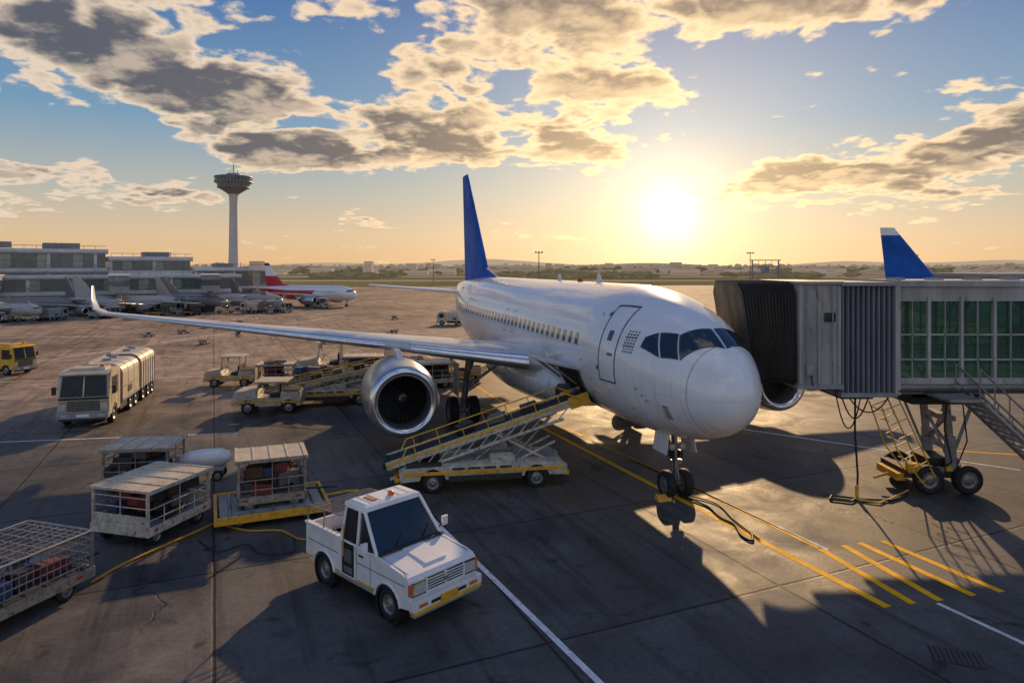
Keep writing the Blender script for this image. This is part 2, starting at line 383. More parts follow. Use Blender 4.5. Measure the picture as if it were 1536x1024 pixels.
# ------------------------------------------------------------------ pickup
def arch(cx,r,cz=.3,n=9):
    return [(cx-r*math.cos(math.pi*(.06+.88*i/(n-1))),cz+r*math.sin(math.pi*(.06+.88*i/(n-1)))) for i in range(n)]
def pickup():
    b=MB(); W=.8
    prof=[(-1.7,.42)]+arch(-1.02,.38)+arch(1.08,.38)+[(1.66,.40),(1.73,.5),(1.74,.78),(1.71,.88),(1.64,.94),(1.5,.975),(1.1,1.025),(.62,1.07),(-.47,1.08),(-.47,.66),(-1.7,.66)]
    b.prism(prof,-W,W,WHITE)
    b.b2(-1.5,1.6,-.62,.62,.25,.45,DARK)
    for sd in(1,-1):
        b.b2(-1.7,-.475,sd*(W-.002),sd*(W-.07),.63,1.08,WHITE)
        b.b2(-1.74,-.46,sd*(W+.01),sd*(W-.09),1.08,1.12,WHITE)
        b.b2(-.62,.68,sd*(W+.008),sd*(W-.01),.36,.43,GREYP); b.b2(.10,.68,sd*(W+.009),sd*(W-.01),.43,.475,YEL2); b.b2(-.62,-.41,sd*(W+.009),sd*(W-.01),.43,.475,YEL2); b.b2(-1.69,-1.42,sd*(W+.009),sd*(W-.01),.43,.475,YEL2)
        for z_ in(.78,): 
            b.b2(-1.6,-.5,sd*(W+.006),sd*(W-.01),z_,z_+.015,SEAM); b.b2(.12,1.6,sd*(W+.006),sd*(W-.01),z_,z_+.015,SEAM)
        for cx in(-1.02,1.08):   # wheel arch lips
            pts=arch(cx,.39); b.tube([(x,sd*W,z) for x,z in pts],.028,WHITE)
            b.lathe([(-.1,.36),(.1,.36),(.1,.30)],(cx,sd*.70,.3),(0,sd,0),BLACK,24)
            b.wheel((cx,sd*.68,.3),.3,.21)
        # pillars
        for x0,x1 in((-.43,-.38),(.74,.2),(.12,.06)):
            b.cyl((x0,sd*.775,1.05),(x1,sd*.665,1.73),.036,WHITE,n=8)
        b.cyl((-.44,sd*.78,1.08),(.74,sd*.78,1.07),.025,WHITE); b.cyl((-.38,sd*.66,1.71),(.2,sd*.66,1.71),.03,WHITE)
        for x in(.56,): b.b2(x-.008,x+.008,sd*(W+.003),sd*(W-.02),.46,1.06,SEAM)
        b.b2(.12,.136,sd*(W+.003),sd*(W-.02),.46,1.06,SEAM)
        b.b2(.2,.34,sd*(W+.02),sd*(W-.01),.93,.96,DARK)
        # open doorway
        b.b2(-.36,.06,sd*(W+.006),sd*(W-.3),.46,1.07,BLACK)
        b.box((-.16,sd*.722,1.39),(.4,.02,.6),BLACK,rot=(R(9)*sd,0,0))
        b.b2(-.40,-.36,sd*(W+.02),sd*(W-.02),.44,1.09,WHITE); b.b2(.06,.10,sd*(W+.02),sd*(W-.02),.44,1.09,WHITE)
        b.b2(-.3,-.02,sd*(W+.012),sd*(W-.02),.5,.62,HUB); b.b2(-.28,-.04,sd*(W+.014),sd*(W-.02),.7,.95,BAGM[3]); b.cyl((-.30,sd*(W+.03),.8),(-.30,sd*(W+.01),1.4),.014,YEL2)
        # mirror
        b.cyl((.6,sd*.78,1.1),(.62,sd*.95,1.2),.015,DARK); b.box((.62,sd*.98,1.24),(.06,.13,.18),WHITE)
        # lights
        b.b2(1.70,1.765,sd*.47,sd*.74,.65,.85,LAMP); b.b2(1.69,1.76,sd*.745,sd*.808,.65,.85,ORANGE)
        b.b2(1.73,1.77,sd*.45,sd*.76,.63,.65,DARK); b.b2(1.73,1.77,sd*.45,sd*.76,.85,.87,DARK)
        b.b2(1.78,1.87,sd*.5,sd*.70,.46,.52,ORANGE)
        b.b2(-1.73,-1.69,sd*.62,sd*.78,.72,.95,RED)
    base=[(-.44,-.76,1.06),(.73,-.76,1.06),(.73,.76,1.06),(-.44,.76,1.06)]
    top=[(-.38,-.65,1.73),(.19,-.65,1.73),(.19,.65,1.73),(-.38,.65,1.73)]
    b.loft([base,top],GLASS,smooth=False)
    b.loft([[(-.46,-.69,1.72),(.25,-.69,1.72),(.25,.69,1.72),(-.46,.69,1.72)],[(-.45,-.67,1.79),(.2,-.67,1.79),(.2,.67,1.79),(-.45,.67,1.79)],[(-.38,-.58,1.825),(.12,-.58,1.825),(.12,.58,1.825),(-.38,.58,1.825)]],WHITE,smooth=False)
    for y in(-.45,-.22,.22,.45): b.b2(-.36,.1,y-.02,y+.02,1.822,1.836,WHITE)
    b.b2(-.47,-.43,-.76,.76,1.05,1.2,WHITE)
    b.box((.76,0,1.085),(.12,1.5,.03),DARK)
    b.cyl((.735,-.76,1.08),(.735,.76,1.08),.022,DARK); b.cyl((.205,-.65,1.72),(.205,.65,1.72),.02,DARK)
    for y in(-.35,.3): b.cyl((.75,y,1.1),(.56,y+.3,1.28),.01,DARK)
    b.box((1.1,0,1.032),(.8,.5,.03),WHITE,rot=(0,R(6),0))
    for sd in(1,-1): b.box((1.12,sd*.72,1.022),(.95,.01,.012),SEAM,rot=(0,R(6),0))
    b.box((.66,0,1.072),(.012,1.46,.012),SEAM)
    # grille
    b.b2(1.72,1.755,-.45,.45,.63,.87,BLACK)
    for i in range(5): b.b2(1.75,1.78,-.45,.45,.645+i*.048,.66+i*.048,WHITE)
    for y in(-.45,0,.45): b.b2(1.75,1.785,y-.015,y+.015,.63,.87,WHITE)
    b.b2(1.755,1.79,-.05,.05,.72,.79,STEEL)
    b.b2(1.70,1.86,-.82,.82,.42,.58,WHITE); b.b2(1.72,1.875,-.8,.8,.36,.42,YEL2); b.b2(1.72,1.84,-.78,.78,.30,.36,GREYP); b.b2(1.855,1.868,-.42,.42,.45,.51,DARK)
    b.b2(1.86,1.88,-.2,.2,.43,.54,YEL)
    b.b2(-1.8,-1.7,-.78,.78,.4,.5,DARK); b.b2(-1.72,-1.66,-.75,.75,.66,1.08,WHITE)
    # rack above load bed
    for sd in(1,-1):
        b.tube([(-1.7,sd*.76,1.1),(-1.68,sd*.74,1.42),(-.5,sd*.72,1.5)],.018,STEEL)
        b.cyl((-1.1,sd*.76,1.1),(-1.1,sd*.73,1.46),.015,STEEL)
    for i in range(9): b.cyl((-1.66+i*.14,-.74,1.43+i*.009),(-1.66+i*.14,.74,1.43+i*.009),.014,STEEL)
    for i in range(6): b.box((-1.3+i*.14,random.uniform(-.4,.4),.78),(.25,.4,.22),BAGM[i%5],rot=(0,0,i))
    b.lathe([(0,.07),(.06,.065),(.1,.001)],(.0,.1,1.825),(0,0,1),ORANGE,12)
    b.box((-.1,-.33,1.835),(.3,.12,.02),M('rust_stain',(.3,.16,.06),.7))
    return b.make('pickup_truck',(-2.5,13.65,0),R(-43),bevel=.018)
pickup()

# ------------------------------------------------------------------ carts
def bags(b,x0,x1,y0,y1,z0,layers,n):
    for l in range(layers):
        for i in range(n):
            sx,sy,sz=random.uniform(.35,.6),random.uniform(.25,.45),random.uniform(.2,.3)
            b.box((random.uniform(x0+sx/2,x1-sx/2),random.uniform(y0+sy/2,y1-sy/2),z0+l*.24+sz/2),(sx,sy,sz),random.choice(BAGM),rot=(random.uniform(-.1,.1),random.uniform(-.1,.1),random.uniform(-.5,.5)))
def cart(name,loc,rot,L=2.1,W=1.5,H=1.3,roof=True,base=WORN,cage=False,rack=0,yellow=False,nb=8,scale=1):
    b=MB(); hx,hy=L/2,W/2; z=.42
    b.b2(-hx,hx,-hy,hy,z-.06,z,DARK if cage else GREYP)
    for sd in(1,-1):
        b.b2(-hx-.03,hx+.03,sd*hy,sd*(hy+.05),z-.14,z+.05,YEL if yellow else base)
        b.b2(sd*hx,sd*(hx+.05),-hy-.05,hy+.05,z-.14,z+.06,YEL if yellow else base)
        for x in(-hx*.68,hx*.68):
            b.wheel((x,sd*(hy-.10),.2),.2,.13); b.box((x,sd*(hy-.12),.33),(.12,.1,.14),DARK)
        for x in(-hx*.8,hx*.8): b.b2(x-.06,x+.06,sd*(hy+.05),sd*(hy+.056),z-.06,z-.01,RED)
    nx=int(L/.5)+1
    post=STEEL if cage else base
    for sd in(1,-1):
        for x in(-hx,hx): b.b2(x-.03,x+.03,sd*hy-.03,sd*hy+.03,z,H,post)
        if cage:
            n=int(L/.13)
            for i in range(n+1): b.cyl((-hx+L*i/n,sd*hy,z),(-hx+L*i/n,sd*hy,H),.009,STEEL,n=5)
            for k in range(6): b.cyl((-hx,sd*hy,z+(H-z)*k/5),(hx,sd*hy,z+(H-z)*k/5),.014,STEEL,n=5)
            m=int(W/.13)
            for i in range(m+1): b.cyl((sd*hx,-hy+W*i/m,z),(sd*hx,-hy+W*i/m,H),.009,STEEL,n=5)
            for k in range(6): b.cyl((sd*hx,-hy,z+(H-z)*k/5),(sd*hx,hy,z+(H-z)*k/5),.014,STEEL,n=5)
        else:
            for i in range(nx+1): b.cyl((-hx+L*i/nx,sd*hy,z),(-hx+L*i/nx,sd*hy,H-.02 if i%2==0 else z+.45),.014,post,n=5)
            for zz in(z+.2,z+.45): b.cyl((-hx,sd*hy,zz),(hx,sd*hy,zz),.016,post,n=5)
            b.b2(sd*hx-.015,sd*hx+.015,-hy,hy,z+.04,z+.3,base)
            b.cyl((sd*hx,-hy,z+.48),(sd*hx,hy,z+.48),.016,post,n=5)
            b.cyl((sd*hx,-hy,H-.15),(sd*hx,hy,H-.15),.016,post,n=5)
            b.cyl((sd*hx,0,z+.3),(sd*hx,0,H),.016,post,n=5)
    if roof:
        b.b2(-hx-.08,hx+.08,-hy-.07,hy+.07,H,H+.04,CREAM)
        for k in range(5): b.b2(-hx-.07+k*(L+.06)/4-.02,-hx-.07+k*(L+.06)/4+.02,-hy-.06,hy+.06,H+.04,H+.06,WORN)
        for sd in(1,-1): b.b2(-hx-.09,hx+.09,sd*(hy+.07),sd*(hy+.09),H-.04,H+.05,base)
    if cage:
        for k in range(int(L/.26)+1): b.cyl((-hx+k*.26,-hy,H),(-hx+k*.26,hy,H),.014,STEEL,n=5)
        for k in range(int(W/.2)+1): b.cyl((-hx,-hy+k*.2,H),(hx,-hy+k*.2,H),.011,STEEL,n=5)
        for sd in(1,-1):
            b.cyl((-hx,sd*hy,H),(hx,sd*hy,H),.028,STEEL,n=6); b.cyl((sd*hx,-hy,H),(sd*hx,hy,H),.028,STEEL,n=6)
    b.tube([(hx+.02,0,z-.08),(hx+.55,0,.3),(hx+.9,0,.28)],.03,YEL if yellow else DARK)
    bags(b,-hx+.1,hx-.1,-hy+.1,hy-.1,z,3 if cage==False else 2,nb)
    if rack:
        for sx in(-hx*.5,hx*.5): b.b2(sx-.03,sx+.03,-hy,hy,z+.5,z+.53,base)
    return b.make(name,loc,rot,scale,bevel=.008)
RUSTB=M('rusty_frame_paint',(.34,.29,.23),.6,var=.4,scale=5,rust=.9,rustcol=(.14,.08,.045))
cart('baggage_cart',(-8.72,16.6,0),R(74),1.95,1.55,1.28)
cart('baggage_cart',(-10.75,20.0,0),R(8),1.7,1.4,1.22,base=RUSTB)
cart('baggage_cart',(-6.35,18.0,.13),R(22),1.6,1.25,1.36,base=RUSTB,nb=10)
cart('cage_trolley',(-9.6,12.35,0),R(72),3.0,1.7,1.18,roof=False,cage=True,base=RUSTB)
# low yellow dolly under third cart
b=MB()
b.b2(-1.25,1.25,-.95,.95,.2,.28,GREYP)
for sd in(1,-1):
    b.b2(-1.3,1.3,sd*.95,sd*1.03,.16,.34,YEL); b.b2(sd*1.3,sd*1.38,-1.03,1.03,.16,.34,YEL)
    for x in(-.8,.8): b.wheel((x,sd*.82,.15),.15,.12)
b.tube([(1.38,0,.25),(2.0,.2,.22),(2.3,.1,.22)],.035,YEL)
for i in range(5): b.cyl((-1+i*.5,-.95,.3),(-1+i*.5,.95,.3),.04,STEEL)
b.make('pallet_dolly',(-6.3,17.85,0),R(24),bevel=.008)
b=MB()
b.lathe([(-.8,.001),(-.72,.14),(-.45,.24),(0,.28),(.5,.26),(.72,.16),(.8,.001)],(0,0,.62),(1,0,.05),WHITE,20)
b.b2(-.6,.6,-.25,.25,.3,.4,GREYP)
for x in(-.45,.45):
    for y in(-.25,.25): b.wheel((x,y,.16),.16,.1)
b.make('potable_water_tank',(-9.3,20.6,0),R(10),bevel=.006)

# ------------------------------------------------------------------ belt loader
def belt_loader(name,loc,rot,scale=1,rise=1.9,cab=True,base=WORN):
    b=MB()
    prof=[(-2.35,.34)]+arch(-1.45,.38,.3)+arch(1.55,.38,.3)+[(2.4,.36),(2.45,.5),(2.35,.72),(.6,.78),(-2.2,.72),(-2.4,.6)]
    b.prism(prof,-.85,.85,base)
    for sd in(1,-1):
        b.b2(-2.3,2.35,sd*.855,sd*.875,.52,.62,YEL); b.b2(-1.0,1.1,sd*.86,sd*.89,.32,.48,DARK)
        for x in(-1.45,1.55): b.wheel((x,sd*.74,.3),.3,.22)
        b.b2(2.2,2.47,sd*.45,sd*.8,.5,.62,LAMP); b.b2(-2.42,-2.38,sd*.5,sd*.8,.45,.58,RED)
        b.b2(.2,.9,sd*.5,sd*.85,.78,.98,base)
        for k in range(4): b.b2(-.9+k*.45,-.55+k*.45,sd*.855,sd*.872,.64,.7,DARK)
    b.b2(2.4,2.52,-.85,.85,.34,.46,YEL); b.b2(-2.52,-2.38,-.85,.85,.36,.46,YEL)
    b.b2(-2.2,-1.2,-.8,.8,.72,.8,DARK)
    # boom
    A=Vector((-2.75,0,.72)); B=Vector((3.1,0,.72+rise)); d=(B-A); L=d.length; an=-math.atan2(d.z,d.x); c=(A+B)/2
    e=Matrix.Rotation(an,3,'Y')
    def P(x,y,z): return c+e@Vector((x,y,z))
    def BX(x0,x1,y0,y1,z0,z1,m): b.box(P((x0+x1)/2,(y0+y1)/2,(z0+z1)/2),(abs(x1-x0),abs(y1-y0),abs(z1-z0)),m,rot=(0,an,0))
    BX(-L/2,L/2,-.42,.42,-.03,.05,TYRE)
    for k in range(34): BX(-L/2+k*L/34,-L/2+k*L/34+.03,-.41,.41,.05,.075,DARK)
    for sd in(1,-1):
        BX(-L/2,L/2,sd*.43,sd*.5,-.12,.1,base); BX(-L/2,L/2,sd*.502,sd*.515,-.0,.07,YEL2)
        BX(-L/2,L/2-.8,sd*.44,sd*.49,-.42,-.34,base)
        for k in range(13):
            x=-L/2+.2+k*(L-1.2)/12
            b.cyl(P(x,sd*.465,-.38),P(x+.42,sd*.465,-.1),.02,base,n=5)
        # hand rail
        b.tube([P(-L/2+.5,sd*.52,.1),P(-L/2+.7,sd*.54,.32),P(L/2-.6,sd*.54,.36),P(L/2-.2,sd*.52,.1)],.022,YEL2)
        for k in range(7): x=-L/2+.9+k*(L-1.7)/6; b.cyl(P(x,sd*.51,.05),P(x,sd*.54,.34),.016,YEL2,n=5)
        BX(L/2-.5,L/2+.12,sd*.42,sd*.52,-.18,.16,YEL)
    b.cyl(P(L/2+.05,-.45,0),P(L/2+.05,.45,0),.1,TYRE,n=12); b.cyl(P(-L/2,-.45,0),P(-L/2,.45,0),.1,TYRE,n=12)
    for y in(-.35,.35):
        b.cyl((-.2,y,.75),P(.9,y,-.15),.05,STEEL); b.cyl((1.9,y,.7),P(.2,y,-.15),.045,base); b.cyl((.9,y,.7),P(1.9,y,-.2),.045,STEEL)
        b.cyl((1.2,y,.75),(2.2,y,1.2),.04,base)
    if cab:
        b.box((-1.5,.66,.95),(.5,.45,.12),BAGM[0]); b.box((-1.75,.66,1.15),(.1,.45,.4),BAGM[0])
        b.cyl((-1.0,.66,.8),(-1.15,.66,1.2),.02,DARK); b.lathe([(-.01,.17),(.01,.17),(.01,.14),(-.01,.14),(-.01,.17)],(-1.16,.66,1.22),(-.3,0,1),DARK,16)
    for i in range(3): q=P(-.6+i*1.0,random.uniform(-.15,.15),.2); b.box(q,(.5,.36,.24),BAGM[(i*3)%6],rot=(0,an,random.uniform(-.4,.4)))
    return b.make(name,loc,rot,scale,bevel=.01)
belt_loader('belt_loader',(-.95,20.35,0),R(10),rise=1.75)
belt_loader('belt_loader',(-8.7,32.0,0),R(14),.98,1.1)

# ------------------------------------------------------------------ small vehicles
def tug(name,loc,rot,scale=1,col=WORN,trim=YEL,H=1.75):
    b=MB()
    prof=[(-1.35,.34)]+arch(-.85,.34,.27)+arch(.85,.34,.27)+[(1.4,.34),(1.45,.5),(1.38,.95),(.55,1.02),(.42,.7),(-.5,.66),(-.55,.95),(-1.35,.95)]
    b.prism(prof,-.68,.68,col)
    for sd in(1,-1):
        b.b2(-1.3,1.35,sd*.685,sd*.7,.45,.55,trim)
        for x in(-.85,.85): b.wheel((x,sd*.6,.27),.27,.2)
        b.b2(1.38,1.47,sd*.35,sd*.58,.62,.78,LAMP)
        for x,x2 in((-.6,-.58),(.52,.38)): b.cyl((x,sd*.6,.9),(x2,sd*.58,H),.03,col)
    b.b2(1.4,1.52,-.68,.68,.34,.46,trim)
    b.b2(-.78,.6,-.7,.7,H,H+.07,CREAM)
    b.b2(.44,.47,-.55,.55,1.05,H-.05,GLASS)
    b.b2(-.45,-.05,-.55,.55,.7,.84,BAGM[0]); b.b2(-.55,-.45,-.55,.55,.8,1.25,BAGM[0])
    b.cyl((.4,.3,.8),(.2,.3,1.15),.02,DARK); b.lathe([(-.01,.17),(.01,.17),(.01,.14),(-.01,.14),(-.01,.17)],(.18,.3,1.17),(-.5,0,1),DARK,14)
    b.b2(-1.3,-.6,-.6,.6,.95,1.0,DARK)
    b.b2(1.46,1.48,-.3,.3,.6,.85,DARK)
    return b.make(name,loc,rot,scale,bevel=.012)
tug('baggage_tractor',(-15.1,36.9,0),R(185),.9,col=CREAM)
tug('baggage_tractor',(-10.6,39.6,0),R(190),1.15,col=CREAM)
cart('baggage_cart',(-12.7,37.0,0),R(10),1.6,1.2,1.05,nb=5,base=RUSTB,scale=1.1)
cart('baggage_cart',(-8.3,38.6,0),R(5),1.9,1.3,1.25,nb=8,base=RUSTB,scale=1.1)
cart('baggage_cart',(-5.8,38.9,0),R(5),1.7,1.3,1.0,roof=False,nb=8,scale=1.1)
cart('baggage_cart',(-10.1,35.2,0),R(12),2.3,1.3,.95,roof=False,nb=9,yellow=True,base=RUSTB,scale=1.1)
cart('baggage_cart',(-7.3,35.6,0),R(-8),2.0,1.3,1.05,roof=False,nb=9,yellow=True,scale=1.1)
belt_loader('belt_loader',(-6.2,34.2,0),R(186),.8,.9)
cart('baggage_cart',(-4.4,36.4,0),R(20),1.9,1.3,1.2,nb=8,scale=1.1)
tug('baggage_tractor',(-2.9,38.2,0),R(170),1.0,col=CREAM)
tug('baggage_tractor',(-2.0,43,0),R(95),.9)
tug('baggage_tractor',(-10.7,30.4,0),R(186),1.02,H=1.3)

def truck(name,loc,rot,scale=1,L=3.4,trailer=True,cab=CREAM,boxm=CREAM,H=2.4):
    b=MB(); W=1.0
    cp=[(0,.55)]+arch(.85,.46,.42)+[(1.62,.5),(1.7,.7),(1.72,1.3),(1.5,H-.15),(1.35,H),(0,H)]
    b.prism(cp,-W,W,cab)
    b.loft([[(1.73,-.9,1.34),(1.73,.9,1.34),(1.745,.9,1.34),(1.745,-.9,1.34)],[(1.54,-.84,H-.2),(1.54,.84,H-.2),(1.56,.84,H-.2),(1.56,-.84,H-.2)]],DGLASS,smooth=False)
    b.box((1.66,0,1.77),(.04,.06,.86),cab,rot=(0,R(-13),0))
    b.box((1.64,0,H-.06),(.34,1.9,.05),cab,rot=(0,R(15),0))
    b.b2(.3,1.2,-.7,.7,H,H+.1,cab); b.lathe([(0,.09),(.1,.08),(.14,.001)],(.9,.5,H+.1),(0,0,1),ORANGE,10)
    b.b2(1.71,1.735,-.95,.95,1.2,1.3,DARK)
    b.b2(1.715,1.735,-.62,.62,.72,1.16,DARK)
    for i in range(6): b.b2(1.73,1.75,-.62,.62,.76+i*.07,.785+i*.07,STEEL)
    b.b2(1.6,1.85,-W,W,.42,.66,GREYP); b.b2(1.84,1.86,-.25,.25,.48,.6,WHITE); b.b2(1.6,1.82,-.9,.9,.32,.42,DARK)
    for y in(-.5,.4): b.cyl((1.76,y,1.36),(1.68,y+.35,1.66),.012,DARK)
    for sd in(1,-1):
        b.b2(1.70,1.76,sd*.66,sd*.94,.78,1.06,LAMP); b.b2(1.70,1.75,sd*.68,sd*.92,1.08,1.14,ORANGE); b.b2(1.84,1.87,sd*.6,sd*.85,.5,.6,LAMP)
        b.b2(.45,1.3,sd*W,sd*(W+.012),1.32,H-.3,DGLASS); b.b2(.3,.32,sd*W,sd*(W+.006),.6,H-.1,SEAM); b.b2(1.36,1.38,sd*W,sd*(W+.006),.9,H-.3,SEAM)
        b.box((1.6,sd*(W+.16),1.6),(.07,.16,.34),DARK); b.cyl((1.5,sd*W,1.7),(1.6,sd*(W+.16),1.7),.015,DARK)
        b.wheel((.85,sd*.86,.42),.42,.26)
        b.wheel((-1.9,sd*.86,.42),.42,.3); b.wheel((-2.9,sd*.86,.42),.42,.3)
        b.b2(-1.4,-.2,sd*.7,sd*.95,.35,.65,DARK)
    b.b2(-L,1.2,-.45,.45,.5,.68,DARK)
    def body(x0,x1,z0,z1,w):
        r=.55; pts=[(-w,z0),(-w,z1-r*.8)]+[(-w+r-r*math.cos(a),z1-r*.8+r*.8*math.sin(a)) for a in(R(20),R(40),R(60),R(80))]
        pts=pts+[(-y,z) for y,z in reversed(pts)]
        b.loft([[(x,y,z) for y,z in pts] for x in(x0,x1)],boxm,smooth=False)
        for x in(x0+.02,x1-.02): b.loft([[(x+d_,y*1.012,z+.012) for y,z in pts] for d_ in(-.02,.02)],GREYP,smooth=False)
        n_=3
        for k in range(1,n_):
            x=x0+(x1-x0)*k/n_; b.loft([[(x+d_,y*1.01,z+.01) for y,z in pts] for d_ in(-.02,.02)],GREYP,smooth=False)
            b.lathe([(0,.2),(.08,.2),(.1,.14),(.1,.001)],(x-.5,0,z1),(0,0,1),GREYP,14)
        b.b2(x0+.2,x1-.2,-.45,-.42,z1,z1+.12,GREYP)
    body(-L,-.25,.72,H+.06,W+.03)
    for sd in(1,-1): b.b2(-L,-.25,sd*(W+.035),sd*(W+.06),.72,.84,GREYP); b.b2(-L+.5,-.6,sd*(W+.04),sd*(W+.05),1.35,1.42,GREYP); b.b2(-1.9,-1.2,sd*(W+.04),sd*(W+.055),1.0,1.3,DARK)
    if trailer:
        x1=-L-.4; x0=x1-3.2
        b.b2(x0,x1,-.45,.45,.5,.66,DARK); body(x0,x1,.7,H+.1,W)
        for sd in(1,-1):
            for x in(x0+.6,x0+1.5,x1-.6): b.wheel((x,sd*.86,.4),.4,.3)
            for k in range(7): x=x0+.05+k*(3.0)/6; b.b2(x,x+.06,sd*W,sd*(W+.03),.72,H-.35,GREYP)
        b.b2(x1,-L,-.1,.1,.5,.6,DARK)
    return b.make(name,loc,rot,scale,bevel=.02)
CRW=M('pale_tank_paint',(.58,.52,.42),.45,var=.35,scale=1.5,rust=.5,rustcol=(.3,.21,.13))
truck('tank_truck',(-17.5,28.7,0),R(-74),.92,cab=CRW,boxm=CRW)
truck('box_truck',(-30.2,41,0),R(-15),.72,cab=YEL2,boxm=YEL,trailer=False)
truck('box_truck',(-7.2,75.5,0),R(178),.6,trailer=False,cab=WORN,boxm=WORN)

# ------------------------------------------------------------------ jet bridge
BELL=M('bellows_fabric',(.085,.075,.065),.75,var=.5,scale=2,stretch=(1,1,.3))
CORR=M('corrugated_grey',(.20,.21,.24),.5,var=.35,scale=2,stretch=(1,1,.2),rust=.2,rustcol=(.12,.11,.1))
JBW=M('bridge_panel_paint',(.44,.43,.41),.5,var=.4,scale=1.2,rust=.55,rustcol=(.22,.17,.12),stretch=(1,1,.3))
TG=bpy.data.materials.new('green_tinted_glass'); TG.use_nodes=True
nt=TG.node_tree; nt.nodes.clear()
o=nt.nodes.new('ShaderNodeOutputMaterial'); mx=nt.nodes.new('ShaderNodeMixShader'); tr=nt.nodes.new('ShaderNodeBsdfTransparent'); gl=nt.nodes.new('ShaderNodeBsdfPrincipled')
tr.inputs[0].default_value=(.66,.84,.76,1); gl.inputs['Base Color'].default_value=(.10,.17,.14,1); gl.inputs['Roughness'].default_value=.06
no=nt.nodes.new('ShaderNodeTexNoise'); no.inputs['Scale'].default_value=1.4; no.inputs['Detail'].default_value=4
mr=nt.nodes.new('ShaderNodeMapRange'); mr.inputs[1].default_value=.35; mr.inputs[2].default_value=.65; mr.inputs[3].default_value=.15; mr.inputs[4].default_value=.5
nt.links.new(no.outputs[0],mr.inputs[0]); nt.links.new(mr.outputs[0],mx.inputs[0]); nt.links.new(tr.outputs[0],mx.inputs[1]); nt.links.new(gl.outputs[0],mx.inputs[2]); nt.links.new(mx.outputs[0],o.inputs[0])
j=MB(); Y0,Y1,Z0,Z1=18.7,21.3,3.22,5.88
rings=[]
n=34
for i in range(n+1):
    k=i/n; e=.06 if i%2 else -.03
    xt=6.22+k*1.58; xb=6.65+k*1.2; sg=.10*math.sin(math.pi*k)
    def rr(y,z): 
        f=(z-Z0)/(Z1-Z0); return (xb*(1-f)+xt*f,y,z)
    y0,y1,z0,z1=Y0-e+.02,Y1+e,Z0-.05-e+sg,Z1+e+.05
    rings.append([rr(y0,z0+.1),rr(y0+.1,z0),rr(y1-.1,z0),rr(y1,z0+.1),rr(y1,z1-.3),rr(y1-.35,z1),rr(y0+.35,z1),rr(y0,z1-.3)])
j.loft(rings,BELL,smooth=False)
# cab segment
j.b2(7.8,8.95,Y0-.12,Y1+.12,Z0-.02,Z1+.04,JBW)
for x in(7.85,8.35,8.9): j.b2(x-.04,x+.04,Y0-.16,Y0-.12,Z0,Z1,JBW)
j.b2(8.5,8.8,Y0-.15,Y0-.12,4.9,5.15,DARK); j.box((8.1,Y0-.17,3.6),(.22,.1,.3),GREYP); j.tube([(8.1,Y0-.2,3.5),(8.15,Y0-.2,3.2),(8.5,Y0,3.0)],.02,CABLE)
j.b2(7.75,9.0,Y0-.2,Y1+.2,Z1+.04,Z1+.12,GREYP); j.b2(7.75,9.0,Y0-.2,Y1+.2,Z0-.14,Z0-.02,GREYP)
for x in(8.0,8.7): j.cyl((x,Y0-.18,Z0),(x,Y0-.18,Z1),.02,STEEL)
# corrugated rotunda segment
pts=[]
x=8.96
while x<10.4:
    pts+=[(x,-.06),(x+.035,.03),(x+.075,.03),(x+.11,-.06)]; x+=.14
vs=[];fs=[]
for (x,o_) in pts:
    for z in(Z0-.25,Z1): vs.append((x,Y0-.1-o_,z))
for i in range(len(pts)-1): fs.append((2*i,2*i+2,2*i+3,2*i+1))
j.add(vs,fs,CORR)
j.b2(8.96,10.42,Y0-.04,Y1+.1,Z0-.25,Z1,CORR)
j.b2(8.93,10.46,Y0-.22,Y1+.2,Z1,Z1+.1,GREYP); j.b2(8.93,10.46,Y0-.2,Y1+.2,Z0-.36,Z0-.25,GREYP)
# glazed tunnel
XE=34
j.b2(10.5,XE,Y0-.1,Y1+.1,Z1-.02,Z1+.14,JBW); j.b2(10.5,XE,Y0-.02,Y1+.02,Z1-.42,Z1-.02,JBW)
j.b2(10.5,XE,Y0-.06,Y1+.06,Z0-.02,Z0+.14,JBW); j.b2(10.5,XE,Y0,Y1,Z0-.3,Z0-.02,GREYP)
j.b2(10.5,XE,Y0-.12,Y0-.06,Z0-.12,Z0-.04,STEEL); j.cyl((10.5,Y0-.14,Z0-.2),(XE,Y0-.14,Z0-.2),.035,DARK)
for y in(Y0+.06,Y1-.06):
    j.b2(10.5,XE,y-.01,y+.01,Z0+.14,Z1-.42,TG)
k=0;x=10.5
while x<XE:
    for y in(Y0,Y1): j.b2(x-.04,x+.04,y-.06,y+.06,Z0+.1,Z1-.3,JBW)
    if x>10.6:
        for y in(Y0,Y1): j.b2(x-.465,x-.435,y-.03,y+.03,Z0+.14,Z1-.42,GREYP)
    j.cyl((x,Y0+.3,Z0+.15),(x+.9,Y0+.3,Z1-.45),.025,GREYP) if k%2 else j.cyl((x+.9,Y0+.3,Z0+.15),(x,Y0+.3,Z1-.45),.025,GREYP)
    if k%3==0: j.cyl((x,Y1-.3,Z0+.15),(x+.9,Y1-.3,Z1-.45),.03,DARK)
    x+=.9;k+=1
for zz in(Z0+.62,Z0+1.3): j.b2(10.5,XE,Y0-.03,Y0+.03,zz,zz+.045,JBW); j.b2(10.5,XE,Y1-.03,Y1+.03,zz,zz+.045,JBW)
j.cyl((10.6,Y0+.45,Z0+1.0),(XE,Y0+.45,Z0+1.0),.025,DARK)
j.b2(10.42,10.56,Y0-.16,Y1+.16,Z0-.3,Z1+.16,JBW)
for i in range(9): j.b2(10.9+i*1.1,11.3+i*1.1,Y0+.9,Y0+1.2,Z1+.14,Z1+.2,GREYP)
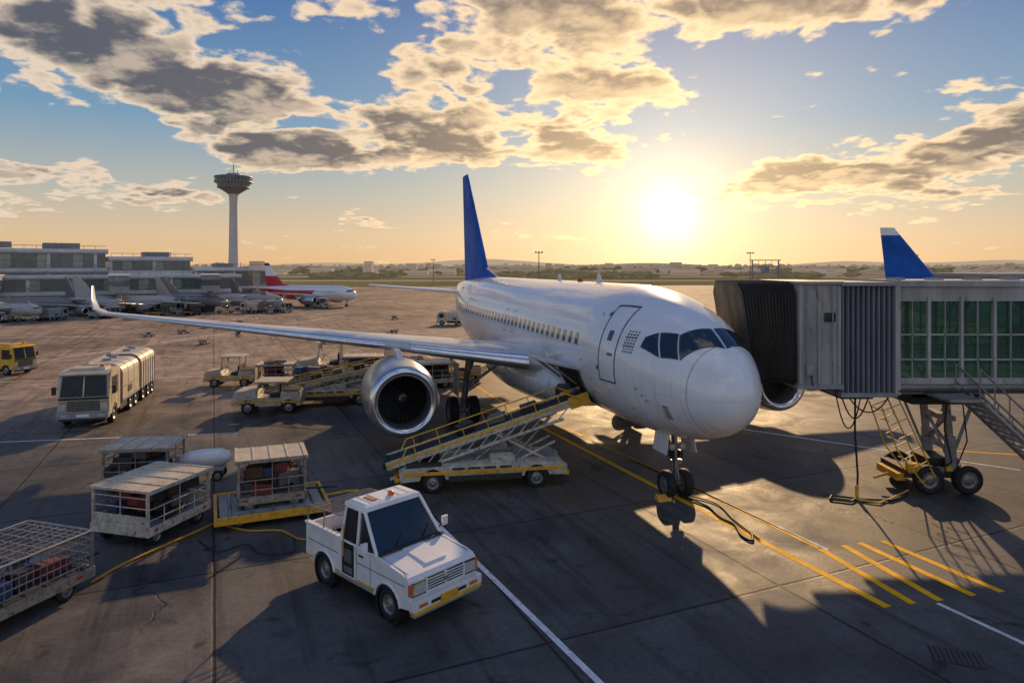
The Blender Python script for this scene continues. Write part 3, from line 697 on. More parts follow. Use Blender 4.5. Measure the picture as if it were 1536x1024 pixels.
# underside machinery
for x0,x1,z0,z1 in((8.3,9.1,2.95,3.1),(10.8,12.0,2.75,2.95),(11.2,13.2,2.55,2.92),(9.2,10.1,2.7,2.86)): j.b2(x0,x1,Y0+.4,Y1-.4,z0,z1,DARK)
# undercarriage
for y in(19.5,20.6):
    j.cyl((12.55,y,.9),(12.35,y,2.95),.11,STEEL,n=12); j.cyl((12.55,y,.6),(12.5,y,1.6),.15,GREYP,n=12)
    j.cyl((12.5,y,.8),(13.3,y,2.9),.05,GREYP); j.cyl((12.5,y,.8),(11.7,y,2.7),.04,GREYP)
for z in(1.2,2.0): j.b2(12.35,12.65,19.45,20.65,z,z+.14,GREYP)
j.cyl((12.5,19.5,1.25),(12.4,20.6,2.1),.04,STEEL); j.cyl((12.5,20.6,1.25),(12.4,19.5,2.1),.04,STEEL)
j.b2(11.2,13.2,19.35,20.75,.42,.62,DARK); j.box((12.4,20.05,.75),(.9,.8,.3),DARK)
j.tube([(12.3,19.3,2.9),(12.2,19.25,1.8),(12.4,19.25,.9),(12.0,19.3,.6)],.025,CABLE); j.tube([(12.7,19.3,2.9),(12.8,19.2,1.5),(12.6,19.3,.8)],.02,CABLE)
for k in range(6): j.box((11.5+k*.3,19.3+.1*(k%2),.68),(.16,.14,.14),(YEL,DARK,STEEL)[k%3],rot=(0,0,k))
j.b2(11.0,11.25,19.5,20.6,.3,.5,YEL); j.cyl((11.0,19.9,.4),(10.5,19.8,.3),.04,YEL)
for x in(11.75,12.85):
    for y in(19.28,20.85): j.wheel((x,y,.4),.4,.28)
j.box((11.4,19.4,.7),(.35,.2,.25),YEL)
# yellow access frame
for y in(18.95,19.6):
    j.tube([(10.25,y,2.55),(10.7,y,1.3),(11.45,y,.35)],.02,YEL2); j.tube([(10.75,y,2.7),(11.3,y,1.5),(11.75,y,.55)],.02,YEL2)
    for k in range(6): f=k/5; j.cyl((10.3+1.1*f,y,2.4-1.95*f),(10.8+.9*f,y,2.6-2.0*f),.013,YEL2,n=5)
for k in range(8): f=k/7; j.cyl((10.3+1.1*f,18.95,2.4-2*f),(10.3+1.1*f,19.6,2.4-2*f),.013,YEL2,n=5)
# hanging cables
def sag(a,b,s,n=10):
    a=Vector(a);b=Vector(b); return [a.lerp(b,i/n)-Vector((0,0,s*4*(i/n)*(1-i/n))) for i in range(n+1)]
j.tube(sag((9.1,18.9,2.9),(9.9,18.9,2.9),.7),.02,CABLE); j.tube(sag((9.3,19,2.9),(10.5,19,2.8),.5),.02,CABLE); j.tube(sag((8.9,18.8,3),(9.6,18.8,2.8),.95),.018,CABLE)
j.tube([(9.5,18.9,2.9),(9.47,18.85,1.8),(9.52,18.8,.7),(9.5,18.8,.05)],.028,CABLE); j.cyl((9.5,18.8,.0),(9.5,18.8,.4),.05,YEL)
j.tube([(9.5,18.8,.05),(9.2,18.5,.04),(8.7,18.7,.04),(8.9,19.0,.04),(9.6,18.7,.04),(10.3,18.6,.04),(11.0,19.0,.04)],.03,CABLE)
j.tube([(9.4,18.7,.06),(9.9,18.4,.04),(10.6,18.9,.04),(11.2,19.3,.1)],.025,YEL2)
# service stairs
S0=Vector((12.1,18.6,2.95)); S1=Vector((15.1,18.5,.1))
for dy in(0,-.95):
    a=S0+Vector((0,dy,0)); c2=S1+Vector((0,dy,0))
    j.cyl(a,c2,.07,STEEL,n=6); j.cyl(a+Vector((0,0,.16)),c2+Vector((0,0,.16)),.03,STEEL,n=6)
    for h in(.5,.95): j.cyl(a+Vector((0,0,h-.15)),c2+Vector((0,0,h-.15)),.025,STEEL,n=6)
    for k in range(9): p=a.lerp(c2,k/8); j.cyl(p,p+Vector((0,0,.8)),.02,STEEL,n=5)
for k in range(16):
    p=S0.lerp(S1,(k+.5)/16); j.box((p.x,p.y-.475,p.z+.05),(.26,.9,.035),STEEL)
j.b2(11.3,12.2,17.6,18.7,2.9,2.97,STEEL)
# fixed support farther along
for x in(22,30): j.cyl((x,20,0),(x,20,3),.35,JBW,n=20); j.b2(x-.7,x+.7,19,21,2.7,2.95,GREYP)
j.make('jet_bridge',bevel=0)

# ------------------------------------------------------------------ ground
def ground_mats():
    m=bpy.data.materials.new('apron_concrete'); m.use_nodes=True; nt=m.node_tree; b=nt.nodes['Principled BSDF']
    L=nt.links.new
    def mt(op,a,c=None,d=None,clamp=False):
        x=nt.nodes.new('ShaderNodeMath'); x.operation=op; x.use_clamp=clamp
        for i,s in enumerate((a,c,d)):
            if s is None: continue
            if hasattr(s,'links'): L(s,x.inputs[i])
            else: x.inputs[i].default_value=s
        return x.outputs[0]
    def mrr(v,a,bb,c,d,smooth=False):
        x=nt.nodes.new('ShaderNodeMapRange'); L(v,x.inputs[0])
        if smooth: x.interpolation_type='SMOOTHSTEP'
        for i,k in enumerate((a,bb,c,d)): x.inputs[i+1].default_value=k
        return x.outputs[0]
    tc=nt.nodes.new('ShaderNodeTexCoord'); mp=nt.nodes.new('ShaderNodeMapping'); mp.inputs['Rotation'].default_value=(0,0,R(-23.6)); L(tc.outputs['Object'],mp.inputs[0])
    sp=nt.nodes.new('ShaderNodeSeparateXYZ'); L(mp.outputs[0],sp.inputs[0])
    def noise(sc,det=5,rough=.6,vec=None,dist=0):
        n=nt.nodes.new('ShaderNodeTexNoise'); n.inputs['Scale'].default_value=sc; n.inputs['Detail'].default_value=det; n.inputs['Roughness'].default_value=rough; n.inputs['Distortion'].default_value=dist
        L(vec or mp.outputs[0],n.inputs['Vector']); return n.outputs[0]
    S=5.2
    wob=mt('MULTIPLY',mt('SUBTRACT',noise(1.5,3),.5),.03)
    def joint(c,S,w):
        f=mt('ABSOLUTE',mt('SUBTRACT',mt('FRACT',mt('DIVIDE',mt('ADD',c,wob),S)),.5))
        return mrr(f,.5-w/S,.5-w*.45/S,0,1)
    jt=mt('MAXIMUM',joint(sp.outputs[0],S,.04),joint(sp.outputs[1],S,.04))
    # wandering tar-filled cracks
    vo=nt.nodes.new('ShaderNodeTexVoronoi'); vo.feature='DISTANCE_TO_EDGE'; vo.inputs['Scale'].default_value=.16
    wv=nt.nodes.new('ShaderNodeTexNoise'); wv.inputs['Scale'].default_value=.8; wv.inputs['Detail'].default_value=5; L(mp.outputs[0],wv.inputs['Vector'])
    va=nt.nodes.new('ShaderNodeVectorMath'); va.operation='MULTIPLY_ADD'; L(wv.outputs['Color'],va.inputs[0]); va.inputs[1].default_value=(1.6,1.6,0); L(mp.outputs[0],va.inputs[2]); L(va.outputs[0],vo.inputs['Vector'])
    crack=mt('MULTIPLY',mrr(vo.outputs['Distance'],.002,.006,1,0),mrr(noise(.12,2),.5,.56,0,1))
    jt=mt('MAXIMUM',jt,mt('MULTIPLY',crack,.7))
    cb=nt.nodes.new('ShaderNodeCombineXYZ'); L(mt('FLOOR',mt('ADD',mt('DIVIDE',sp.outputs[0],S),.0)),cb.inputs[0]); L(mt('FLOOR',mt('DIVIDE',sp.outputs[1],S)),cb.inputs[1])
    wn=nt.nodes.new('ShaderNodeTexWhiteNoise'); L(cb.outputs[0],wn.inputs[0])
    big=noise(.07,4); mid=noise(.55,6,.65,dist=.6); fine=noise(9,4,.7); grit=noise(60,2,.7)
    st=nt.nodes.new('ShaderNodeMapping'); st.inputs['Scale'].default_value=(1.2,.08,1); L(mp.outputs[0],st.inputs[0])
    streak=noise(1.3,5,.7,st.outputs[0])
    st2=nt.nodes.new('ShaderNodeMapping'); st2.inputs['Rotation'].default_value=(0,0,R(62)); st2.inputs['Scale'].default_value=(1.6,.07,1); L(mp.outputs[0],st2.inputs[0])
    streak2=noise(1.2,4,.7,st2.outputs[0])
    v=mt('MULTIPLY',mrr(big,.3,.7,.7,1.3),mrr(mid,.3,.7,.5,1.42))
    v=mt('MULTIPLY',v,mrr(fine,.3,.7,.78,1.2)); v=mt('MULTIPLY',v,mrr(grit,.3,.7,.74,1.25))
    v=mt('MULTIPLY',v,mrr(wn.outputs[0],0,1,.82,1.12)); v=mt('MULTIPLY',v,mrr(streak,.52,.7,1,.5)); v=mt('MULTIPLY',v,mrr(streak2,.55,.72,1,.6))
    oil=mrr(noise(.9,3,.5,dist=1.5),.62,.74,1,.35); v=mt('MULTIPLY',v,oil)
    v=mt('MULTIPLY',v,mt('SUBTRACT',1,mt('MULTIPLY',jt,.72)))
    # sun and shade put into base colour: pale far left, dark in front
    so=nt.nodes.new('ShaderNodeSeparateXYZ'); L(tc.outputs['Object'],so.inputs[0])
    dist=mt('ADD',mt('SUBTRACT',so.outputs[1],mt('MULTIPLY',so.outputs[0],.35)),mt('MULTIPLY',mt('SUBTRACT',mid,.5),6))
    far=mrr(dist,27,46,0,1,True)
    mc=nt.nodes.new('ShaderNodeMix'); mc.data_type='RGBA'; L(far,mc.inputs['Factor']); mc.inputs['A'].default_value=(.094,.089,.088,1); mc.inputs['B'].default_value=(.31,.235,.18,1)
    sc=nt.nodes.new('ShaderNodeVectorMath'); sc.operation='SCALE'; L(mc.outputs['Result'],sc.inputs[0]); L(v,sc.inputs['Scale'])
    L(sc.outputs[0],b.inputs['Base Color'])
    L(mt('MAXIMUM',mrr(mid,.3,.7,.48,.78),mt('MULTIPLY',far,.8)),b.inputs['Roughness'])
    L(mrr(so.outputs[1],22,60,.22,.08),b.inputs['Specular IOR Level'])
    bp=nt.nodes.new('ShaderNodeBump'); bp.inputs['Strength'].default_value=.55; bp.inputs['Distance'].default_value=.012
    L(mt('ADD',fine,mt('ADD',mt('MULTIPLY',grit,.5),mt('MULTIPLY',jt,-1.5))),bp.inputs['Height']); L(bp.outputs[0],b.inputs['Normal'])
    return m
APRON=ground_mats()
GRASS=M('grass_field',(.13,.13,.05),1,var=.5,scale=.012,stretch=(1,.3,1),rust=.6,rustcol=(.26,.2,.1),spec=0,haze_glow=(.07,.052,.03))
def sheet(name,pts,z,mat):
    b=MB(); b.add([(x,y,z) for x,y in pts],[tuple(range(len(pts)))],mat); return b.make(name,recalc=False)
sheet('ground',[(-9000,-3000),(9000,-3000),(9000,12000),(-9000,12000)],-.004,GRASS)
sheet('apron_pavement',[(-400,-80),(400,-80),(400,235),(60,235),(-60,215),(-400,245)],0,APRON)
TAXI=M('taxiway_concrete',(.36,.31,.25),1,var=.3,scale=.05,spec=0,haze_glow=(.06,.045,.03))
b=MB()
for y0,y1 in((285,315),(400,450),(600,680)): b.add([(-1500,y0,.0),(1500,y0+30,.0),(1500,y1+30,.0),(-1500,y1,.0)],[(0,1,2,3)],TAXI)
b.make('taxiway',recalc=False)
# markings
MYEL=M('yellow_marking_paint',(.95,.48,.01),.7,var=.2,scale=2.5,rust=.4,rustcol=(.3,.17,.04),spec=.1)
MWHT=M('white_marking_paint',(.80,.80,.80),.7,var=.3,scale=3,rust=.65,rustcol=(.2,.2,.2),spec=.1)
def line(b,p,q,w,mat,z=.004):
    p=Vector((*p,z));q=Vector((*q,z)); d=(q-p).normalized(); n=Vector((-d.y,d.x,0))*w/2
    b.add([p-n,q-n,q+n,p+n],[(0,1,2,3)],mat)
b=MB()
line(b,(1.2,27.2),(7.08,12.85),.18,MYEL)
line(b,(2.1,27.2),(7.0,15.55),.14,MYEL); line(b,(7.0,15.5),(7.63,12.98),.17,MYEL)
line(b,(7.62,15.7),(8.22,13.1),.17,MYEL); line(b,(8.06,15.85),(9.0,13.3),.17,MYEL); line(b,(8.65,15.95),(9.66,13.45),.17,MYEL)
line(b,(1.2,27.2),(-8,55),.13,MYEL); line(b,(14.5,24),(40,17),.12,MYEL)
b.make('yellow_stand_marking',recalc=False)
b=MB()
line(b,(-2.3,17.9),(1.9,9.4),.12,MWHT); line(b,(1.9,9.4),(5,3.1),.12,MWHT)
line(b,(2.9,25.1),(7.15,15.45),.10,MWHT); line(b,(8.1,13.0),(10.2,8.2),.10,MWHT)
line(b,(-19.5,24.8),(-10.6,26.3),.1,MWHT); line(b,(-36,27),(-19.5,24.8),.1,MWHT)
line(b,(-40,36),(-14,40.5),.1,MWHT); line(b,(-60,60),(-5,66),.15,MWHT); line(b,(9,27),(16,21.5),.1,MWHT)
line(b,(-35,33),(-22,90),.15,MWHT)
b.make('white_apron_marking',recalc=False)
b=MB()
b.b2(-.38,.38,-.25,.25,0,.008,DARK)
for k in range(9): b.b2(-.35+k*.08,-.31+k*.08,-.22,.22,.008,.014,EXH)
b.make('drain_grate',(7.3,11.2,0),R(-20))
b=MB()
def smooth(pts,n=8):
    P_=[Vector(p) for p in pts]; P_=[P_[0]]+P_+[P_[-1]]; out=[]
    for i in range(1,len(P_)-2):
        for k in range(n):
            t=k/n; a,b_,c,d=P_[i-1],P_[i],P_[i+1],P_[i+2]
            out.append(.5*((2*b_)+(c-a)*t+(2*a-5*b_+4*c-d)*t*t+(3*b_-a-3*c+d)*t**3))
    return out+[P_[-1]]
b.tube(smooth([(-8.5,13.8,.03),(-8.35,14.6,.03),(-8.0,15.5,.03),(-7.5,16.7,.03),(-7.3,17.2,.05)]),.03,HOSE)
b.tube(smooth([(-7.2,16.9,.03),(-6.4,16.5,.03),(-5.6,16.5,.03),(-5,16.0,.03),(-4.4,15.9,.03),(-4.2,15.4,.03)]),.028,HOSE)
b.make('yellow_hose')
b=MB()
b.tube(smooth([(4.7,19.0,.04),(5.2,18.2,.03),(5.3,17.4,.03),(5.5,16.9,.03),(5.45,16.2,.03),(5.6,15.9,.03),(5.75,16.4,.03)]),.028,CABLE)
b.tube(smooth([(4.8,19.1,.04),(5.5,18.4,.03),(5.6,17.2,.03),(5.8,16.0,.03)]),.022,HOSE)
b.tube(smooth([(-7.3,15.9,.03),(-6.6,15.3,.03),(-6.1,15.7,.03),(-5.6,15.2,.03),(-4.9,15.3,.03),(-5.2,16.2,.03)]),.016,CABLE)
b.make('ground_power_cable')
for (x,y) in((4.15,18.75),(4.9,19.6),(-2.2,28.2),(-1.2,29.9)):
    b=MB(); b.prism([(-.14,0),(.14,0),(.05,.16),(-.05,.16)],-.2,.2,YEL); b.make('wheel_chock',(x,y,0),R(106.5))

# small empty dollies left about the far apron
def dolly(loc,r):
    b=MB(); b.b2(-.7,.7,-.45,.45,.22,.3,GREYP); b.b2(-.72,-.66,-.45,.45,.3,.6,RUSTB)
    for x in(-.45,.45):
        for y in(-.35,.35): b.wheel((x,y,.13),.13,.1)
    b.tube([(.7,0,.25),(1.3,0,.2)],.03,DARK); b.box((0,0,.4),(.5,.4,.2),BAGM[4],rot=(0,0,.3))
    return b.make('equipment_dolly',loc,r,.7)
for i in range(12):
    y=random.uniform(48,90); x=-y*random.uniform(.12,.66)
    dolly((x,y,0),random.uniform(0,6))

# ------------------------------------------------------------------ terminal
TW=M('terminal_cladding',(.55,.55,.56),.6,var=.3,scale=.4,haze_glow=(.02,.02,.025))
TGl=M('terminal_glass',(.07,.11,.12),.12,var=.6,scale=.6,coat=.8,haze_glow=(.01,.014,.016))
TGl2=M('terminal_glass_lit',(.16,.22,.22),.15,var=.5,scale=.8,coat=.8,haze_glow=(.03,.035,.03))
TD=M('terminal_mullion',(.22,.23,.24),.5)
t=MB()
def block(x0,x1,dep,bands,off=0):
    for z0,z1,kind in bands:
        if kind=='s':
            t.b2(x0-.3,x1+.3,-.7+off,dep,z0,z1,TW)
            t.b2(x0-.3,x1+.3,-.74+off,-.70+off,z0+.05,z0+.18,TD)
            x=x0
            while x<=x1: t.cyl((x,-.66+off,z1),(x,-.66+off,z1+.5),.035,TD,n=4); x+=1.5
            t.b2(x0,x1,-.69+off,-.63+off,z1+.45,z1+.52,TD)
        else:
            t.b2(x0,x1,0+off,dep-.5,z0,z1,TGl)
            x=x0; i=0
            while x<=x1:
                w_=.2 if i%4==0 else .06
                t.b2(x-w_,x+w_,-.12-(.3 if i%4==0 else 0)+off,.0+off,z0,z1,TW if i%4==0 else TD)
                if (i*7+int(z0*3))%3==0 and x+1.4<x1: t.b2(x+.1,x+1.4,-.05+off,-.01+off,z0+.15,z1-.15,TGl2)
                x+=1.5; i+=1
            t.b2(x0,x1,-.1+off,-.0+off,(z0+z1)/2-.05,(z0+z1)/2+.05,TD)
block(-30,26,26,[(0,2.7,'g'),(2.7,3.6,'s'),(3.6,5.4,'g'),(5.4,6.5,'s'),(6.5,8.6,'g'),(8.6,9.5,'s')])
block(26.6,40,26,[(0,2.7,'g'),(2.7,3.3,'s'),(3.3,5.4,'g'),(5.4,6.2,'s'),(6.2,8.4,'g'),(8.4,9.1,'s')],2)
block(40.6,52,24,[(0,2.7,'g'),(2.7,3.3,'s'),(3.3,5.0,'g'),(5.0,5.8,'s'),(5.8,7.3,'g'),(7.3,8.0,'s')],1)
block(52.6,64,18,[(0,2.6,'g'),(2.6,3.1,'s'),(3.1,5.6,'g'),(5.6,6.3,'s')])
block(24,58,0,[(0,2.2,'g'),(2.2,2.9,'s'),(2.9,4.6,'g'),(4.6,5.2,'s')],-6)
for x,y,sx,sy,sz,z in((5,8,6,4,1.2,9.5),(20,12,8,5,.9,9.5),(32,9,5,4,1.1,9.1),(46,8,4,3,.9,8),(-8,9,9,5,1.2,9.5),(57,6,3,3,.7,6.3)):
    t.b2(x,x+sx,y,y+sy,z,z+sz,TD)
    for k in range(5): t.cyl((x+k,y-1,z),(x+k,y-1,z+.9),.06,TD)
for k in range(-3,8): # columns at kerbside
    t.cyl((k*8,-1.8,0),(k*8,-1.8,2.8),.25,TW,n=12)
t.make('terminal_building',(-95,82,0),math.atan2(.58,.81))
for x,y,r in((-70,92,-60),(-57,99,-60),(-47,106,-65)):
    b=MB(); b.b2(0,12,-1.2,1.2,3,5.2,GREYP); b.b2(0,12,-1.22,1.22,3.8,4.6,TGl); b.b2(-.2,12.2,-1.3,1.3,5.2,5.35,TW)
    for x2 in(3,10): b.cyl((x2,0,0),(x2,0,3),.3,GREYP); b.b2(x2-.6,x2+.6,-1,1,.2,.7,DARK)
    b.make('jet_bridge',(x,y,0),R(r))
for i in range(20):
    x=-66+i*1.9+random.uniform(-1,1); y=77+i*1.3+random.uniform(-6,3)
    truck('box_truck',(x,y,0),random.uniform(0,6.28),.6,trailer=False,cab=random.choice([WORN,GREYP,CREAM]),boxm=random.choice([WORN,GREYP,CREAM])) if i%3==0 else tug('baggage_tractor',(x,y,0),random.uniform(0,6.28),.9,col=random.choice([WORN,GREYP,DARK]))

# ------------------------------------------------------------------ control tower
TWR=M('tower_concrete',(.45,.43,.42),.7,var=.15,scale=.3,haze_glow=(.04,.04,.045))
b=MB()
b.lathe([(0,2.3),(.5,1.75),(10,1.3),(24,1.1),(26.8,1.2),(28,1.6)],(0,0,0),(0,0,1),TWR,32)
b.lathe([(27.6,1.5),(28.4,2.6),(29.4,4.2),(29.4,4.5),(29.7,4.5),(29.7,4.2)],(0,0,0),(0,0,1),TD,40)
b.lathe([(29.7,4.2),(30.9,4.6)],(0,0,0),(0,0,1),TGl,40)
b.lathe([(30.9,4.6),(30.9,5.2),(31.3,5.3),(31.3,4.8)],(0,0,0),(0,0,1),TD,40)
b.lathe([(31.3,4.8),(32.4,5.0)],(0,0,0),(0,0,1),TGl,40)
b.lathe([(32.4,5.0),(32.4,5.35),(32.7,5.3),(32.9,4.3),(32.9,2.0),(33.6,1.9),(33.7,.01)],(0,0,0),(0,0,1),TD,40)
for i in range(32):
    a=2*math.pi*i/32; c,s=math.cos(a),math.sin(a)
    b.cyl((4.25*c,4.25*s,29.7),(4.65*c,4.65*s,30.9),.06,TWR,n=5); b.cyl((4.85*c,4.85*s,31.3),(5.05*c,5.05*s,32.4),.06,TWR,n=5)
    b.cyl((5.2*c,5.2*s,31.3),(5.2*c,5.2*s,31.9),.03,TD,n=4)
b.lathe([(31.9,5.18),(31.95,5.22),(32.0,5.18)],(0,0,0),(0,0,1),TD,32)
b.cyl((0,0,33.5),(0,0,36.6),.12,TD); b.cyl((1,.5,33.5),(1,.5,35.0),.07,TD); b.cyl((-1.1,.2,33.5),(-1.1,.2,34.8),.07,TD)
b.make('control_tower',(-81.6,200,0))

# ------------------------------------------------------------------ lamp masts and far things
def mast(loc,H,arm=True):
    b=MB(); b.cyl((0,0,0),(0,0,H),.16,TD,r2=.09)
    b.b2(-.9,.9,-.15,.15,H-.1,H+.05,TD)
    for x in(-.7,0,.7): b.box((x,-.2,H+.1),(.36,.3,.24),GREYP,rot=(.4,0,0))
    return b.make('floodlight_mast',loc)
mast((6.1,155,0),9.6); mast((60,172,0),9.8); mast((-30,260,0),9); mast((130,220,0),10)
b=MB()
for x in(0,2.0):
    b.cyl((x,0,0),(x,0,6.9),.06,STEEL); 
for z in(6.0,6.45,6.9): b.cyl((-.2,0,z),(2.2,0,z),.035,STEEL)
b.b2(.2,1.8,-.3,.3,5.9,6.0,STEEL); b.box((1,0,6.2),(.5,.3,.4),GREYP)
for k in range(5): b.cyl((k*.5,0,6.0),(k*.5,0,6.9),.02,STEEL,n=5)
b.make('service_gantry',(18.3,52,0))
b=MB(); b.b2(0,60,0,14,0,5.0,GREYP); b.b2(-.5,60.5,-.5,14.5,5.0,5.5,GREYP)
for k in range(24): b.b2(1+k*2.5,2.8+k*2.5,-.05,0,1.2,4.2,TGl)
b.make('cargo_shed',(62,88,0),R(4))
# distant houses
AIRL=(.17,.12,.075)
FB1=M('far_building_pale',(.45,.42,.38),.9,haze_glow=AIRL,spec=0); FB2=M('far_building_grey',(.2,.2,.2),.9,haze_glow=AIRL,spec=0)
b=MB()
for i in range(420):
    y=random.uniform(460,1000); x=random.uniform(-.85,.95)*y; w=random.uniform(6,24); h=random.uniform(2,5.5) if random.random()<.85 else random.uniform(7,11)
    if h>7: w=random.uniform(5,10)
    b.b2(x,x+w,y,y+8,0,h,FB1 if i%2 else FB2)
    if i%3 and h<7: b.prism([(x-.5,h),(x+w+.5,h),(x+w/2,h+1.6)],y-.3,y+8.3,FB2)
    for z in range(1,int(h)-1,2): b.b2(x+.5,x+w-.5,y-.1,y,z,z+.9,FB2)
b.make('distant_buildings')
# distant trees
LEAF=[M('foliage_dark',(.07,.08,.04),.9,var=.5,scale=.2,haze_glow=(.085,.068,.042),spec=0),M('foliage_light',(.11,.11,.05),.9,var=.5,scale=.2,haze_glow=(.11,.085,.05),spec=0),M('foliage_haze',(.12,.12,.10),.95,var=.3,scale=.1,haze_glow=(.22,.17,.11),spec=0)]
def clump(b,c,r,rz,mat):
    n=7
    vs=[];fs=[]
    for jx in range(4):
        ph=[-.9,-.25,.45,1.2][jx]
        for i in range(n):
            a=2*math.pi*i/n+jx*.4; q=random.uniform(.65,1.25)
            vs.append((c[0]+math.cos(a)*math.cos(ph)*r*q,c[1]+math.sin(a)*math.cos(ph)*r*q,c[2]+math.sin(ph)*rz*random.uniform(.8,1.25)))
    for jx in range(3):
        for i in range(n):
            k=(i+1)%n; fs.append((jx*n+i,jx*n+k,(jx+1)*n+k,(jx+1)*n+i))
    vs.append((c[0],c[1],c[2]+rz*1.1)); fs+=[(3*n+i,3*n+(i+1)%n,4*n) for i in range(n)]
    b.add(vs,fs,mat)
b=MB()
for i in range(2000):
    y=random.choice([random.uniform(350,430),random.uniform(520,700),random.uniform(800,1100),random.uniform(800,1100)]); x=random.uniform(-.85,.9)*y
    h=random.uniform(2,4) if y<450 else (random.uniform(3,6.8) if y<750 else random.uniform(5,10))
    if y<450 and (math.sin(x*.05)+math.sin(x*.013+1))<.3: continue
    b.cyl((x,y,0),(x,y,h*.5),.25,LEAF[0],n=4,caps=False)
    for k in range(3):
        clump(b,(x+random.uniform(-3,3),y+random.uniform(-2,2),h*random.uniform(.45,.72)),random.uniform(1.8,4.2),h*random.uniform(.22,.34),LEAF[0 if random.random()<.5 else 1] if y<750 else LEAF[2])
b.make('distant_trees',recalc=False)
b=MB()  # low hills
for (y,h,mat,ph) in((1600,15,LEAF[2],0),(2600,34,M('far_hill',(.2,.2,.2),1,haze_glow=(.36,.26,.16),spec=0),2)):
    N=120; vs=[];fs=[]
    for i in range(N+1):
        x=(-1.4+2.8*i/N)*y; z=h*(.55+.25*math.sin(i*.21+ph)+.2*math.sin(i*.57+ph*3)+.06*random.random())
        vs+=[(x,y-150,-1),(x,y,z),(x,y+400,-1)]
    for i in range(N): fs+=[(3*i,3*i+3,3*i+4,3*i+1),(3*i+1,3*i+4,3*i+5,3*i+2)]
    b.add(vs,fs,mat,True)
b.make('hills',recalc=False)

# ------------------------------------------------------------------ sun & sky
AZ=R(13.0); EL=R(20.5)
S=Vector((math.sin(AZ)*math.cos(EL),math.cos(AZ)*math.cos(EL),math.sin(EL)))
sl=bpy.data.lights.new('sun','SUN'); sl.energy=4.6; sl.angle=R(.8); sl.color=(1,.66,.34)
so=bpy.data.objects.new('sun',sl); scene.collection.objects.link(so); so.rotation_euler=S.to_track_quat('Z','Y').to_euler(); so.location=(20,60,40)
w=bpy.data.worlds.new('World'); scene.world=w; w.use_nodes=True; nt=w.node_tree; nt.nodes.clear(); L=nt.links.new
def mt(op,a,c=None,d=None,clamp=False):
    x=nt.nodes.new('ShaderNodeMath'); x.operation=op; x.use_clamp=clamp
    for i,s in enumerate((a,c,d)):
        if s is None: continue
        if hasattr(s,'links'): L(s,x.inputs[i])
        else: x.inputs[i].default_value=s
    return x.outputs[0]
def mr(v,a,b_,c=0,d=1,smooth=True):
    x=nt.nodes.new('ShaderNodeMapRange'); x.interpolation_type='SMOOTHSTEP' if smooth else 'LINEAR'; L(v,x.inputs[0])
    for i,k in enumerate((a,b_,c,d)): x.inputs[i+1].default_value=k
    return x.outputs[0]
def vm(op,a,c=None,d=None):
    x=nt.nodes.new('ShaderNodeVectorMath'); x.operation=op
    for i,s in enumerate((a,c,d)):
        if s is None: continue
        if hasattr(s,'links'): L(s,x.inputs[i])
        else: x.inputs[i].default_value=s
    return x
def scl(col,f):
    x=nt.nodes.new('ShaderNodeVectorMath'); x.operation='SCALE'
    if hasattr(col,'links'): L(col,x.inputs[0])
    else: x.inputs[0].default_value=col
    if hasattr(f,'links'): L(f,x.inputs['Scale'])
    else: x.inputs['Scale'].default_value=f
    return x.outputs[0]
def mix(f,a,c):
    x=nt.nodes.new('ShaderNodeMix'); x.data_type='RGBA'
    if hasattr(f,'links'): L(f,x.inputs['Factor'])
    else: x.inputs['Factor'].default_value=f
    for nme,s in(('A',a),('B',c)):
        if hasattr(s,'links'): L(s,x.inputs[nme])
        else: x.inputs[nme].default_value=(*s,1)
    return x.outputs['Result']
tc=nt.nodes.new('ShaderNodeTexCoord'); D=vm('NORMALIZE',tc.outputs['Generated']).outputs[0]
sp=nt.nodes.new('ShaderNodeSeparateXYZ'); L(D,sp.inputs[0]); X,Y,Z=sp.outputs
sky=nt.nodes.new('ShaderNodeTexSky'); sky.sky_type='NISHITA'; sky.sun_disc=False; sky.sun_elevation=EL; sky.sun_rotation=AZ; sky.air_density=1.0; sky.dust_density=.6; sky.ozone_density=3.0
az=mt('ARCTAN2',X,Y); el=mt('ARCSINE',Z)
zp=mt('ADD',mt('MAXIMUM',Z,0),.19)
cb=nt.nodes.new('ShaderNodeCombineXYZ'); L(mt('DIVIDE',X,zp),cb.inputs[0]); L(mt('DIVIDE',Y,zp),cb.inputs[1])
def noise(vec,sc,det=6,rough=.6,dist=.0):
    n=nt.nodes.new('ShaderNodeTexNoise'); n.noise_dimensions='2D'; n.inputs['Scale'].default_value=sc; n.inputs['Detail'].default_value=det; n.inputs['Roughness'].default_value=rough; n.inputs['Distortion'].default_value=dist; L(vec,n.inputs['Vector']); return n.outputs[0]
P=vm('ADD',cb.outputs[0],(3.7,1.9,0)).outputs[0]
n1=noise(P,2.0,7); P2=vm('ADD',P,(.035,.12,0)).outputs[0]; n2=noise(P2,2.0,det=5)
# rounded cauliflower lumps
def lumps(vec):
    vo=nt.nodes.new('ShaderNodeTexVoronoi'); vo.feature='F1'; vo.voronoi_dimensions='2D'; vo.inputs['Scale'].default_value=7; vo.inputs['Detail'].default_value=1.5; vo.inputs['Roughness'].default_value=.6; L(vec,vo.inputs['Vector']); return vo.outputs['Distance']
wp=nt.nodes.new('ShaderNodeVectorMath'); wp.operation='MULTIPLY_ADD'; nz=nt.nodes.new('ShaderNodeTexNoise'); nz.inputs['Scale'].default_value=4; nz.inputs['Detail'].default_value=2; L(P,nz.inputs['Vector']); L(nz.outputs['Color'],wp.inputs[0]); wp.inputs[1].default_value=(.24,.24,0); L(P,wp.inputs[2])
lum=mt('SUBTRACT',.45,lumps(wp.outputs[0]))
ae=nt.nodes.new('ShaderNodeCombineXYZ'); L(az,ae.inputs[0]); L(el,ae.inputs[1])
g=None
